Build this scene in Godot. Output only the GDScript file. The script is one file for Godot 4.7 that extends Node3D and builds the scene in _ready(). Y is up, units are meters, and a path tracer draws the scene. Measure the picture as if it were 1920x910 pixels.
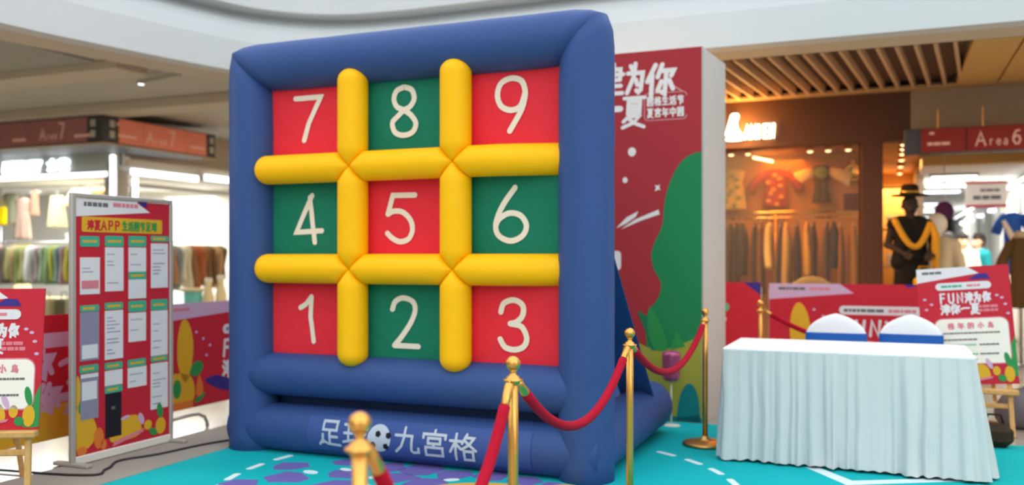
extends Node3D
# World: metres, y up, the camera at (0, 1.35, 0) looks along -z.
# The hall has its own axes: a runs along the play frame to the right, b runs away behind it, h is height.
const O := Vector3(-1.988, 0, -6.5)
const UA := Vector3(0.9237, 0, 0.3831)
const DB := Vector3(0.3831, 0, -0.9237)
const TH := -0.3932          # turn that lays local x along a and local z towards the viewer (-b)

var M := {}
var used := {}
var rng := RandomNumberGenerator.new()


func _ready() -> void:
	rng.seed = 7
	camera_and_sky()
	materials()
	lights()
	shell()
	atrium_edge()
	right_ceiling()
	right_shop()
	corridor()
	left_side()
	play_mat()
	backdrop()
	inflatable()
	table_and_chairs()
	stanchions()
	notice_board()
	poster_signs()
	barriers()
	left_shop_goods()
	right_shop_goods()
	mannequins_and_people()
	small_things()


func camera_and_sky() -> void:
	var cam := Camera3D.new()
	cam.name = "camera"
	var lens := CameraAttributesPhysical.new()
	lens.frustum_near = 0.1
	lens.frustum_far = 120.0
	lens.frustum_focal_length = 35.0
	lens.exposure_aperture = 1.35
	lens.frustum_focus_distance = 4.2
	cam.attributes = lens
	cam.projection = Camera3D.PROJECTION_FRUSTUM
	cam.near = 0.1
	cam.far = 120.0
	cam.size = 0.1 * 910.0 / 1700.0
	cam.frustum_offset = Vector2(0, 0.1 * 27.0 / 1700.0)
	cam.position = Vector3(0, 1.35, 0)
	add_child(cam)
	cam.current = true
	var we := WorldEnvironment.new()
	we.name = "daylight"
	var e := Environment.new()
	e.background_mode = Environment.BG_COLOR
	e.background_color = Color(0.965, 0.985, 1.0)
	e.background_energy_multiplier = 1.95
	e.tonemap_mode = Environment.TONE_MAPPER_LINEAR
	e.tonemap_exposure = 1.0
	e.sdfgi_enabled = true
	e.ssao_enabled = true
	e.ssil_enabled = true
	we.environment = e
	add_child(we)


func area(called: String, a: float, h: float, b: float, size: Vector2, energy: float, col: Color, added_fitting := false) -> void:
	var dir := Vector3.DOWN
	var l := AreaLight3D.new()
	l.name = called
	l.area_size = size
	l.light_energy = energy
	l.light_color = col
	l.shadow_enabled = true
	l.area_range = 40.0
	l.area_attenuation = 2.0
	var up := Vector3.UP if absf(dir.y) < 0.9 else UA
	l.transform = Transform3D(Basis.looking_at(dir, up), F(a, h, b))
	add_child(l, true)
	# the shops and the corridor have fittings of their own (strip lights, spots, light panels)
	if not added_fitting:
		return
	var lamp := struct("added_ceiling_lamp", "added flat lamp panel of an unseen ceiling light", MB.new().box(Vector3.ZERO, Vector3(size.x, 0.02, size.y), 0.004), M.added_lamp_panel, F(a, h + 0.02, b))
	lamp.set_meta("category", "lamp")  # added glowing panel for a light out of view


func F(a: float, h: float, b: float) -> Vector3:
	return O + UA * a + DB * b + Vector3(0, h, 0)


# ---------------------------------------------------------------- nodes
func numbered(parent: Node, called: String) -> String:
	var key := str(parent.get_instance_id()) + called
	var n: int = used.get(key, 0)
	used[key] = n + 1
	return called if n == 0 else "%s_%03d" % [called, n]


func tag(o: Node3D, label: String, category := "", group := "") -> Node3D:
	o.set_meta("label", label)
	if category:
		o.set_meta("category", category)
	if group:
		o.set_meta("group", group)
	return o


func thing(called: String, label: String, category: String, at: Vector3, turn := TH, group := "") -> Node3D:
	var o := Node3D.new()
	o.name = numbered(self, called)
	add_child(o)
	o.position = at
	o.rotation.y = turn
	tag(o, label, category, group)
	return o


func part(parent: Node, called: String, mb: MB, m: Material, label := "") -> MeshInstance3D:
	return put(parent, called, mb.done(), m, label)


func put(parent: Node, called: String, mesh: Mesh, m: Material, label := "") -> MeshInstance3D:
	var o := MeshInstance3D.new()
	o.name = numbered(parent, called)
	o.mesh = mesh
	o.material_override = m
	parent.add_child(o, true)
	if label:
		o.set_meta("label", label)
	return o


func struct(called: String, label: String, mb: MB, m: Material, at := Vector3.INF, turn := TH) -> MeshInstance3D:
	var o := part(self, called, mb, m, label)
	o.set_meta("kind", "structure")
	o.set_meta("category", called.split("_")[0])
	o.position = O if at == Vector3.INF else at
	o.rotation.y = turn
	return o


func copy(o: Node3D, label: String, at: Vector3, turn := TH) -> Node3D:
	var c: Node3D = o.duplicate()
	c.name = numbered(self, String(o.get_meta("base_name", o.name)))
	add_child(c)
	c.position = at
	c.rotation.y = turn
	c.set_meta("label", label)
	return c


# ---------------------------------------------------------------- mesh builder
class MB:
	var st := SurfaceTool.new()

	func _init() -> void:
		st.begin(Mesh.PRIMITIVE_TRIANGLES)
		st.set_smooth_group(-1)

	func smooth(on := true) -> MB:
		st.set_smooth_group(0 if on else -1)
		return self

	func done() -> ArrayMesh:
		st.generate_normals()
		return st.commit()

	func done_turned(bs: Basis, at: Vector3) -> MB:
		var m := done()
		var mb := MB.new()
		mb.st.append_from(m, 0, Transform3D(bs, at))
		return mb

	func face(p: PackedVector3Array, out: Vector3) -> void:
		var n := Vector3.ZERO
		for i in range(1, p.size() - 1):
			n += (p[i] - p[0]).cross(p[i + 1] - p[0])
		var flip := n.dot(out) < 0.0
		for i in range(1, p.size() - 1):
			st.add_vertex(p[0])
			st.add_vertex(p[i] if flip else p[i + 1])
			st.add_vertex(p[i + 1] if flip else p[i])

	func box(c: Vector3, s: Vector3, ch := 0.0, bs := Basis.IDENTITY) -> MB:
		var hs := s / 2.0
		ch = minf(ch, minf(hs.x, minf(hs.y, hs.z)) * 0.95)
		var v := func(sg: Vector3, k: int) -> Vector3:
			var q := Vector3(sg.x * (hs.x - ch), sg.y * (hs.y - ch), sg.z * (hs.z - ch))
			q[k] = sg[k] * hs[k]
			return c + bs * q
		for k in 3:
			var i := (k + 1) % 3
			var j := (k + 2) % 3
			for s1 in [-1.0, 1.0]:
				var pts := PackedVector3Array()
				for q in [[-1, -1], [1, -1], [1, 1], [-1, 1]]:
					var sg := Vector3.ZERO
					sg[k] = s1
					sg[i] = q[0]
					sg[j] = q[1]
					pts.append(v.call(sg, k))
				var n := Vector3.ZERO
				n[k] = s1
				face(pts, bs * n)
				if ch <= 0.0:
					continue
				for s2 in [-1.0, 1.0]:
					var e0 := Vector3.ZERO
					e0[k] = s1
					e0[i] = s2
					e0[j] = -1
					var e1 := e0
					e1[j] = 1
					face(PackedVector3Array([v.call(e0, k), v.call(e1, k), v.call(e1, i), v.call(e0, i)]), bs * Vector3(e0 + e1))
		if ch > 0.0:
			for x in [-1.0, 1.0]:
				for y in [-1.0, 1.0]:
					for z in [-1.0, 1.0]:
						var sg := Vector3(x, y, z)
						face(PackedVector3Array([v.call(sg, 0), v.call(sg, 1), v.call(sg, 2)]), bs * sg)
		return self

	# rings of equal size; closed rings; the winding is chosen by the sign of the volume
	func loft(rings: Array, cap := true, loop := false, closed := true) -> MB:
		var t := PackedVector3Array()
		var nr := rings.size()
		var n: int = rings[0].size()
		for r in (nr if loop else nr - 1):
			var a: PackedVector3Array = rings[r]
			var b: PackedVector3Array = rings[(r + 1) % nr]
			for i in (n if closed else n - 1):
				var j := (i + 1) % n
				t.append_array([a[i], a[j], b[j], a[i], b[j], b[i]])
		if cap and not loop:
			for q in [0, nr - 1]:
				var a: PackedVector3Array = rings[q]
				var c := Vector3.ZERO
				for p in a:
					c += p / n
				for i in n:
					var j := (i + 1) % n
					if q == 0:
						t.append_array([c, a[j], a[i]])
					else:
						t.append_array([c, a[i], a[j]])
		var ctr := Vector3.ZERO
		for p in t:
			ctr += p / t.size()
		var vol := 0.0
		for i in range(0, t.size(), 3):
			vol += (t[i] - ctr).dot((t[i + 1] - ctr).cross(t[i + 2] - ctr))
		for i in range(0, t.size(), 3):
			if (t[i + 1] - t[i]).cross(t[i + 2] - t[i]).length_squared() < 1e-18:
				continue
			st.add_vertex(t[i])
			st.add_vertex(t[i + 2] if vol > 0 else t[i + 1])
			st.add_vertex(t[i + 1] if vol > 0 else t[i + 2])
		return self

	func lathe(prof: Array, seg := 24, at := Vector3.ZERO) -> MB:
		var rings := []
		for p in prof:
			var r := PackedVector3Array()
			for i in seg:
				var w := TAU * i / seg
				r.append(at + Vector3(p[0] * cos(w), p[1], p[0] * sin(w)))
			rings.append(r)
		return loft(rings)

	func tube(path: Array, radii, seg := 10, cap := true) -> MB:
		var rings := []
		var n := path.size()
		var side := Vector3.ZERO
		for k in n:
			var d: Vector3 = ((path[mini(k + 1, n - 1)] as Vector3) - (path[maxi(k - 1, 0)] as Vector3)).normalized()
			if side == Vector3.ZERO:
				side = d.cross(Vector3.UP if absf(d.y) < 0.9 else Vector3.RIGHT).normalized()
			side = (side - d * side.dot(d)).normalized()
			var up := side.cross(d)
			var rad: float = radii[k] if radii is Array else radii
			var r := PackedVector3Array()
			for i in seg:
				var w := TAU * i / seg
				r.append((path[k] as Vector3) + (side * cos(w) + up * sin(w)) * rad)
			rings.append(r)
		return loft(rings, cap)

	func ball(c: Vector3, r: Vector3, seg := 20, rows := 12) -> MB:
		var rings := []
		for k in rows + 1:
			var v := -PI / 2 + PI * k / rows
			var ring := PackedVector3Array()
			for i in seg:
				var w := TAU * i / seg
				ring.append(c + Vector3(r.x * cos(v) * cos(w), r.y * sin(v), r.z * cos(v) * sin(w)))
			rings.append(ring)
		return loft(rings, false)

	# a flat outline in x, y given thickness from z0 to z1
	func prism(poly: PackedVector2Array, z0: float, z1: float, tr := Transform3D.IDENTITY) -> MB:
		var idx := Geometry2D.triangulate_polygon(poly)
		for i in range(0, idx.size(), 3):
			for z in [z0, z1]:
				var p := PackedVector3Array()
				for k in 3:
					var q := poly[idx[i + k]]
					p.append(tr * Vector3(q.x, q.y, z))
				face(p, tr.basis * Vector3(0, 0, z - (z0 + z1) / 2.0))
		var ccw := not Geometry2D.is_polygon_clockwise(poly)
		for i in poly.size():
			var p := poly[i]
			var q := poly[(i + 1) % poly.size()]
			var n := Vector3(q.y - p.y, p.x - q.x, 0) * (1.0 if ccw else -1.0)
			face(PackedVector3Array([tr * Vector3(p.x, p.y, z0), tr * Vector3(q.x, q.y, z0), tr * Vector3(q.x, q.y, z1), tr * Vector3(p.x, p.y, z1)]), tr.basis * n)
		return self

	# convex flat pieces, front side with thin edges, or laid on a curved surface by a map
	func plates(polys: Array, z0: float, top: float) -> MB:
		var z1 := top
		for poly: PackedVector2Array in polys:
			var p := PackedVector3Array()
			var c := Vector2.ZERO
			for q in poly:
				p.append(Vector3(q.x, q.y, z1))
				c += q / poly.size()
			face(p, Vector3(0, 0, 1))
			for i in poly.size():
				var u := poly[i]
				var w := poly[(i + 1) % poly.size()]
				var m := (u + w) / 2.0 - c
				face(PackedVector3Array([Vector3(u.x, u.y, z0), Vector3(w.x, w.y, z0), Vector3(w.x, w.y, z1), Vector3(u.x, u.y, z1)]), Vector3(m.x, m.y, 0))
			z1 += 0.00003      # strokes that cross lie on one another
		return self

	func laid(polys: Array, map: Callable, step := 0.0) -> MB:
		var lift := 0.0
		for poly: PackedVector2Array in polys:
			var p := PackedVector3Array()
			for q in poly:
				p.append(map.call(q, lift))
			face(p, map.call(poly[0], 1.0) - map.call(poly[0]))
			lift += step
		return self


# ---------------------------------------------------------------- outlines and lettering
func pts(s: String, k := 0.01, off := Vector2.ZERO) -> PackedVector2Array:
	var out := PackedVector2Array()
	for w in s.split(" ", false):
		var q := w.split(",")
		out.append(Vector2(float(q[0]), float(q[1])) * k + off)
	return out


func curve(p: PackedVector2Array, sub := 6, closed := false) -> PackedVector2Array:
	var out := PackedVector2Array()
	var n := p.size()
	for i in (n if closed else n - 1):
		var a := p[(i - 1 + n) % n] if closed or i > 0 else p[0]
		var d := p[(i + 2) % n] if closed or i + 2 < n else p[n - 1]
		for k in sub:
			out.append(p[i].cubic_interpolate(p[(i + 1) % n], a, d, float(k) / sub))
	if not closed:
		out.append(p[n - 1])
	return out


func oval(c: Vector2, rx: float, ry: float, seg := 20, tilt := 0.0) -> PackedVector2Array:
	var out := PackedVector2Array()
	for i in seg:
		var w := TAU * i / seg
		out.append(c + Vector2(rx * cos(w), ry * sin(w)).rotated(tilt))
	return out


func rounded(x0: float, y0: float, x1: float, y1: float, r: float, seg := 5) -> PackedVector2Array:
	var out := PackedVector2Array()
	for c in [[x1 - r, y1 - r, 0.0], [x0 + r, y1 - r, 0.5], [x0 + r, y0 + r, 1.0], [x1 - r, y0 + r, 1.5]]:
		for k in seg + 1:
			var w: float = PI * (c[2] + 0.5 * k / seg)
			out.append(Vector2(c[0] + r * cos(w), c[1] + r * sin(w)))
	return out


func rect(x0: float, y0: float, x1: float, y1: float) -> PackedVector2Array:
	return PackedVector2Array([Vector2(x0, y0), Vector2(x1, y0), Vector2(x1, y1), Vector2(x0, y1)])


# a pen line of even width as convex pieces
func pen(p: PackedVector2Array, w: float, step := 0.0) -> Array:
	if step > 0.0:
		var q := PackedVector2Array([p[0]])
		for i in range(1, p.size()):
			var m := maxi(1, ceili(p[i].distance_to(p[i - 1]) / step))
			for k in m:
				q.append(p[i - 1].lerp(p[i], float(k + 1) / m))
		p = q
	var out := []
	var n := p.size()
	var closed := p[0].distance_to(p[n - 1]) < 1e-5
	var lft := PackedVector2Array()
	var rgt := PackedVector2Array()
	for i in n:
		var d0 := (p[i] - p[i - 1]).normalized() if i > 0 else ((p[0] - p[n - 2]).normalized() if closed else (p[1] - p[0]).normalized())
		var d1 := (p[i + 1] - p[i]).normalized() if i < n - 1 else ((p[1] - p[0]).normalized() if closed else d0)
		var t := (d0 + d1).normalized()
		if t == Vector2.ZERO:
			t = d0
		var nn := Vector2(-t.y, t.x)
		var k := minf(1.0 / maxf(nn.dot(Vector2(-d0.y, d0.x)), 0.55), 1.8) * w / 2.0
		lft.append(p[i] + nn * k)
		rgt.append(p[i] - nn * k)
	for i in n - 1:
		out.append(PackedVector2Array([lft[i], lft[i + 1], rgt[i + 1], rgt[i]]))
	if not closed:
		for e in [0, n - 1]:
			var d := (p[0] - p[1]) if e == 0 else (p[n - 1] - p[n - 2])
			var cap := PackedVector2Array()
			for k in 7:
				cap.append(p[e] + Vector2.from_angle(d.angle() - PI / 2 + PI * k / 6) * w / 2.0)
			out.append(cap)
	return out


const GLYPH := {
	"足": "22,95 78,95 78,62 22,62 22,95;50,62 50,8;50,36 82,36;22,44 22,10;22,22 8,2;24,18 44,6 94,3",
	"球": "4,88 42,88;6,56 40,56;2,20 44,30;23,88 23,24;48,76 98,76;73,97 73,6 62,10;52,58 60,46;48,18 66,40;92,58 78,44;76,44 98,10;84,95 93,86",
	"九": "6,68 70,68 67,12 74,4 95,6 95,22;40,97 39,60 28,26 6,3",
	"宫": "50,99 50,86;8,70 8,84 92,84 92,70;27,70 73,70 73,50 27,50 27,70;50,50 46,36;18,35 82,35 82,4 18,4 18,35",
	"格": "2,72 44,72;23,97 23,0;22,70 3,30;24,62 42,44;62,97 47,64;58,86 90,86 74,62 46,42;58,74 99,40;55,36 88,36 88,3 55,3 55,36",
	"为": "44,99 38,55 8,3;8,68 84,68 78,12 66,4 56,10;20,92 30,80;50,46 60,28",
	"你": "30,97 4,48;20,68 20,0;54,97 40,60;47,78 96,78 88,62;70,76 68,8 56,14;54,46 42,18;82,48 96,22",
	"夏": "8,95 92,95;50,95 44,82;26,82 74,82 74,42 26,42 26,82;26,68 74,68;26,55 74,55;42,42 10,14;38,30 74,30 48,8 8,-6;34,22 58,6 94,-6",
	"津": "8,90 22,78;3,62 17,50;4,2 22,32;38,86 88,86 88,60;30,73 99,73;38,60 88,60;36,45 92,45;28,27 99,27;63,99 63,-4",
	"一": "4,46 30,56 96,56",
	"的": "20,97 14,80;6,80 42,80 42,6 6,6 6,80;6,44 42,44;60,97 48,60;56,80 94,80 90,10 78,4;62,52 72,36",
	"小": "50,97 50,6 38,12;24,66 8,26;76,66 94,24",
	"鸟": "44,98 36,86;22,84 72,84 70,56 62,54;22,84 22,40 84,40 80,6 68,8;36,70 46,62;8,18 68,18",
	"生": "24,94 8,60;18,72 88,72;50,98 50,4;20,40 82,40;4,4 96,4",
	"活": "8,90 22,78;3,62 17,50;4,2 22,32;86,96 40,84;30,64 98,64;64,88 64,36;40,36 90,36 90,2 40,2 40,36",
	"节": "6,82 94,82;32,97 32,70;68,97 68,70;14,56 82,56 80,20 68,24;46,56 46,-4",
	"年": "28,98 6,62;24,80 90,80;28,52 84,52;28,52 28,28;4,28 96,28;56,80 56,-4",
	"中": "10,78 90,78 90,34 10,34 10,78;50,99 50,-4",
	"女": "46,97 22,40 80,4;76,66 56,26 10,2;4,66 96,66",
	"装": "28,98 28,58;6,84 16,74;4,62 26,72;40,82 98,82;68,98 68,60;46,60 92,60;50,52 50,44;6,42 94,42;46,42 6,14;34,28 34,-2 50,6;58,38 96,-2;82,30 66,18",
	"园": "8,94 92,94 92,0 8,0 8,94;28,74 72,74;20,56 80,56;42,56 24,18;58,56 58,24 80,22",
	"号": "26,94 74,94 74,66 26,66 26,94;6,52 94,52;36,52 30,34 72,34 66,4 46,6",
	"F": "20,0 20,96 74,96;20,52 64,52", "U": "14,96 14,24 30,2 60,2 76,24 76,96", "N": "16,0 16,96 78,2 78,98",
	"A": "4,0 42,96 80,0;18,34 66,34", "P": "18,0 18,96 62,96 76,82 76,62 62,48 18,48", "7": "8,96 80,96 36,0",
	"6": "66,92 36,88 14,52 14,24 34,2 60,4 74,26 66,50 44,58 18,42", "r": "24,0 24,60;24,40 40,58 60,60",
	"e": "16,32 72,32 66,54 44,62 22,50 14,28 28,4 54,0 72,10", "a": "22,56 50,62 66,48 66,0;66,34 34,34 16,20 24,2 48,0 66,14",
	"S": "72,84 50,98 22,88 18,66 40,52 66,42 74,22 56,2 28,0 12,14", "T": "4,96 84,96;44,96 44,0", "I": "30,96 30,0",
	"Y": "6,96 42,50 78,96;42,50 42,0", "M": "10,0 10,96 46,36 82,96 82,0", "E": "76,96 18,96 18,2 78,2;18,50 66,50",
	"O": "44,98 16,80 8,48 18,14 46,0 74,16 82,50 72,82 44,98",
}


func glyph(ch: String, x: float, y: float, w: float, h: float, pen_w: float, step := 0.0, slant := 0.0) -> Array:
	var out := []
	if not GLYPH.has(ch):
		return out
	for s in String(GLYPH[ch]).split(";"):
		var p := PackedVector2Array()
		for q in pts(s):
			p.append(Vector2(x + q.x * w + slant * q.y * h, y + q.y * h))
		out.append_array(pen(p, pen_w, step))
	return out


func line_of(text: String, x: float, y: float, w: float, h: float, gap: float, pen_w: float, slant := 0.0) -> Array:
	var out := []
	for ch in text:
		out.append_array(glyph(ch, x, y, w, h, pen_w, 0.0, slant))
		x += w + gap
	return out


# print too small to read: a row of short marks
func fine_print(x0: float, x1: float, y: float, h: float, gaps := 0.25) -> Array:
	var out := []
	var x := x0
	while x < x1 - h:
		var w := minf(h * rng.randf_range(0.7, 2.6), x1 - x)
		out.append(rect(x, y, x + w, y + h))
		x += w + h * gaps
	return out


func shape(parent: Node, called: String, polys: Array, z0: float, z1: float, m: Material, label := "") -> MeshInstance3D:
	var o: MeshInstance3D
	for p in polys:
		o = part(parent, called, MB.new().prism(p, z0, z1), m, label)
	return o


func strokes(parent: Node, called: String, polys: Array, z0: float, z1: float, m: Material, label := "") -> MeshInstance3D:
	var o := part(parent, called, MB.new().plates(polys, z0, z1), m, label)
	if polys.size() > 1 and called != "brush_lettering":
		o.set_meta("kind", "stuff")
	return o


# lettering: one part for each character
func letters(parent: Node, called: String, text: String, x: float, y: float, w: float, h: float, gap: float, pen_w: float, z0: float, z1: float, m: Material, slant := 0.0) -> void:
	for ch in text:
		part(parent, called, MB.new().plates(glyph(ch, x, y, w, h, pen_w, 0.0, slant), z0, z1), m)
		x += w + gap


# ---------------------------------------------------------------- materials
func mat(called: String, c: String, rough := 0.7, metal := 0.0) -> StandardMaterial3D:
	var m := StandardMaterial3D.new()
	m.resource_name = called
	m.albedo_color = Color(c)
	m.roughness = rough
	m.metallic = metal
	if metal == 0.0:
		m.metallic_specular = 0.32
	M[called] = m
	return m


func glow(called: String, c: String, e: float) -> StandardMaterial3D:
	var m := mat(called, c, 0.6)
	m.emission_enabled = true
	m.emission = Color(c)
	m.emission_energy_multiplier = e
	return m


func noise(freq: float, oct := 3, kind := FastNoiseLite.TYPE_SIMPLEX_SMOOTH, size := 256) -> NoiseTexture2D:
	var n := FastNoiseLite.new()
	n.seed = 11
	n.noise_type = kind
	n.frequency = freq
	n.fractal_octaves = oct
	var t := NoiseTexture2D.new()
	t.width = size
	t.height = size
	t.seamless = true
	t.noise = n
	return t


func relief(m: StandardMaterial3D, t: Texture2D, cm: float, per_m: float, world := false) -> void:
	m.heightmap_enabled = true
	m.heightmap_texture = t
	m.heightmap_scale = cm
	m.uv1_triplanar = true
	m.uv1_world_triplanar = world
	m.uv1_scale = Vector3.ONE * per_m


func grain(m: StandardMaterial3D, lo: Color, hi: Color, freq: float, per_m: float) -> void:
	var t := noise(freq, 4)
	var g := Gradient.new()
	g.colors = PackedColorArray([lo, hi])
	g.offsets = PackedFloat32Array([0.0, 1.0])
	t.color_ramp = g
	m.albedo_texture = t
	m.albedo_color = Color.WHITE
	m.uv1_triplanar = true
	m.uv1_scale = Vector3.ONE * per_m


func materials() -> void:
	var wrinkle := noise(0.012, 3)
	var weave := noise(0.08, 2)
	for q in [["nylon_blue", "334f89"], ["nylon_yellow", "ffbf00"]]:
		var m := mat(q[0], q[1], 0.55)
		m.metallic_specular = 0.35
		relief(m, wrinkle, 0.22, 1.2)
	for q in [["cloth_red", "e62f3e"], ["cloth_green", "14785e"]]:
		var m := mat(q[0], q[1], 0.62)
		relief(m, wrinkle, 0.55, 1.5)
	mat("digit_cream", "efe3d2", 0.7)
	mat("text_white", "b9c6d6", 0.7)
	mat("banner_blue", "3d5596", 0.6)
	mat("ink_black", "1c1d26", 0.7)
	var teal := mat("mat_teal", "00aeb6", 0.9)
	relief(teal, weave, 0.1, 4.0)
	mat("mat_white", "d5e8ee", 0.8)
	mat("mat_purple", "6a62ac", 0.8)
	mat("mat_orange", "d8a850", 0.8)
	var fl := mat("marble", "a8a196", 0.13)
	grain(fl, Color("a39d92"), Color("b3ada3"), 0.01, 0.5)
	mat("carpet_grey", "9c978f", 0.75)
	mat("wall_white", "dcdcda", 0.8)
	mat("fascia_white", "cdd2d4", 0.75)
	mat("soffit_tan", "c6bcaa", 0.8)
	mat("soffit_grey", "bab7ac", 0.8)
	mat("soffit_dark", "9fa096", 0.8)
	mat("void_shade", "6e5646", 0.9)  # shade above the slats, put into the colour
	mat("header_grey", "9c8975", 0.8)
	mat("column_grey", "b9b6ab", 0.7)
	mat("shop_header", "c3c8bf", 0.7)
	mat("facade_brown", "55382c", 0.6)
	mat("trim_tan", "b08f68", 0.6)
	var sl := mat("slat_wood", "9c7f63", 0.6)
	grain(sl, Color("c2a07e"), Color("d4b391"), 0.02, 2.0)
	var wd := mat("easel_wood", "d2a468", 0.5)
	grain(wd, Color("c89858"), Color("dcb077"), 0.02, 3.0)
	mat("panel_wood", "c8a263", 0.6)
	mat("gold_wall", "b0742a", 0.6)
	mat("gold_metal", "e0a94e", 0.18, 1.0)
	mat("brass", "e0a85a", 0.36, 1.0)
	mat("brass_dull", "c99a5c", 0.4, 1.0)
	mat("chrome", "b9bcc0", 0.3, 1.0)
	var al := mat("aluminium", "b4b2ad", 0.45)
	al.metallic = 0.3
	var rope := mat("velvet_red", "a80d2b", 0.95)
	var tc := mat("cloth_white", "e9edf4", 0.55)
	relief(tc, wrinkle, 0.25, 3.0)
	var satin := mat("satin_white", "cdd3d6", 0.30)
	satin.rim_enabled = true
	satin.rim = 0.3
	relief(satin, wrinkle, 0.15, 3.0)
	mat("sash_blue", "1d5cb0", 0.5)
	mat("back_red", "a8333a", 0.75)
	mat("back_white", "ccc9c8", 0.7)
	mat("print_white", "e6dfdd", 0.7)
	mat("print_pink", "cf8f92", 0.7)
	mat("bush_green", "22814f", 0.75)
	mat("leaf_green", "2f8f4a", 0.75)
	mat("leaf_deep", "1c7550", 0.75)
	mat("hill_yellow", "a3a040", 0.75)
	mat("arch_teal", "0e7b80", 0.75)
	mat("poster_red", "c0283a", 0.6)
	mat("poster_card", "f0ebe2", 0.6)
	mat("poster_navy", "3b2f85", 0.6)
	mat("poster_yellow", "d9a92e", 0.6)
	mat("poster_orange", "dc7a34", 0.6)
	mat("poster_green", "2f8f4d", 0.6)
	mat("poster_mint", "63b592", 0.6)
	mat("poster_lilac", "c9aacb", 0.6)
	mat("poster_pink", "d87f8e", 0.6)
	mat("ink_grey", "6c6a6c", 0.7)
	mat("sheet_white", "dcdce2", 0.6)
	mat("sheet_grey", "8f8aa2", 0.6)
	mat("sheet_black", "23212a", 0.5)
	mat("tab_green", "3fab8e", 0.6)
	mat("cable_black", "37343a", 0.6)
	mat("pink_foil", "b0527e", 0.3, 0.4)
	mat("skin", "c99a7c", 0.6)
	mat("hair_black", "1d1714", 0.6)
	mat("white_plastic", "e4e2dc", 0.4)
	mat("teal_plastic", "6fc4bd", 0.5)
	mat("cream_clay", "ddd0a6", 0.6)
	mat("bag_grey", "6e6a72", 0.4)
	var gp := mat("pane", "ffffff", 0.03)
	gp.transparency = BaseMaterial3D.TRANSPARENCY_ALPHA
	gp.albedo_color.a = 0.03
	gp.metallic_specular = 0.06
	glow("added_lamp_panel", "fff4e4", 1.2)  # glow of the added ceiling panels
	glow("lamp_white", "f4f9ff", 3.0)
	glow("lamp_warm", "ffd9a0", 4.0)
	glow("letter_warm", "fff0cf", 5.0)
	glow("letter_white", "f0f8ff", 4.0)
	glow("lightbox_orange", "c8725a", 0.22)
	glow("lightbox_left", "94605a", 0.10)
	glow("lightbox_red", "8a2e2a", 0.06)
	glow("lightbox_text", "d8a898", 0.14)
	mat("box_dark", "4c4d52", 0.5)


# ---------------------------------------------------------------- lights of the hall
func lights() -> void:
	# shop lighting on the left, warm spots in the shop on the right, strips in the corridor
	area("left_shop_light", -9.4, 2.55, 6.4, Vector2(4.5, 1.6), 26.0, Color(0.98, 1.0, 1.0))
	area("left_shop_light", -8.6, 2.55, 8.0, Vector2(3.0, 1.2), 20.0, Color(1.0, 0.98, 0.92))
	area("right_shop_light", 3.0, 2.68, 6.9, Vector2(3.2, 0.5), 4.6, Color(1.0, 0.58, 0.18))
	area("right_shop_light", 4.4, 2.7, 8.6, Vector2(0.3, 3.0), 5.0, Color(1.0, 0.74, 0.38))
	area("corridor_light", 5.4, 2.5, 11.0, Vector2(1.0, 4.0), 30.0, Color(1.0, 0.97, 0.92))
	area("corridor_light", 5.4, 2.5, 20.0, Vector2(1.0, 8.0), 50.0, Color(1.0, 0.98, 0.95))
	# unseen lights over the walkways, placed to brighten ceilings, slats and side walls
	area("unseen_walkway_light", -4.6, 3.26, -1.6, Vector2(0.3, 5.0), 15.0, Color(1.0, 0.94, 0.85), true)
	area("unseen_walkway_light", -4.6, 3.26, -7.0, Vector2(0.3, 5.0), 15.0, Color(1.0, 0.94, 0.85), true)
	area("unseen_walkway_light", 2.0, 3.2, 5.75, Vector2(5.0, 0.2), 24.0, Color(1.0, 0.84, 0.64))  # added without a fitting, its floor bounce brightens the slats
	area("unseen_walkway_light", 8.6, 3.2, 4.9, Vector2(4.0, 0.2), 12.0, Color(1.0, 0.88, 0.7), true)
	area("unseen_walkway_light", -3.0, 3.26, 5.6, Vector2(3.0, 0.2), 8.0, Color(1.0, 0.94, 0.85), true)
	area("unseen_walkway_light", -3.5, 3.26, 11.0, Vector2(1.0, 6.0), 14.0, Color(1.0, 0.95, 0.87), true)
	area("unseen_walkway_light", 9.5, 2.68, 7.2, Vector2(4.0, 0.6), 10.0, Color(1.0, 0.95, 0.87), true)
	# added fill lights out of view, behind the viewer and right of the atrium
	area("far_fill_light", 3.5, 3.3, -13.4, Vector2(12.0, 1.6), 42.0, Color(1.0, 0.96, 0.9), true)
	area("far_fill_light", 12.4, 3.3, -4.5, Vector2(2.4, 12.0), 42.0, Color(1.0, 0.96, 0.9), true)


func slab(poly: PackedVector2Array, h0: float, h1: float) -> MB:
	# outline given in a, b; local z is -b
	var mb := MB.new()
	return mb.prism(poly, h0, h1, Transform3D(Basis(Vector3(1, 0, 0), Vector3(0, 0, -1), Vector3(0, 1, 0)), Vector3.ZERO))


func wall_box(called: String, label: String, a0: float, a1: float, b0: float, b1: float, h0: float, h1: float, m: String, ch := 0.0) -> MeshInstance3D:
	var c := F((a0 + a1) / 2, h0, (b0 + b1) / 2)
	return struct(called, label, MB.new().box(Vector3(0, (h1 - h0) / 2, 0), Vector3(a1 - a0, h1 - h0, b1 - b0), ch), M[m], c)


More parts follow.
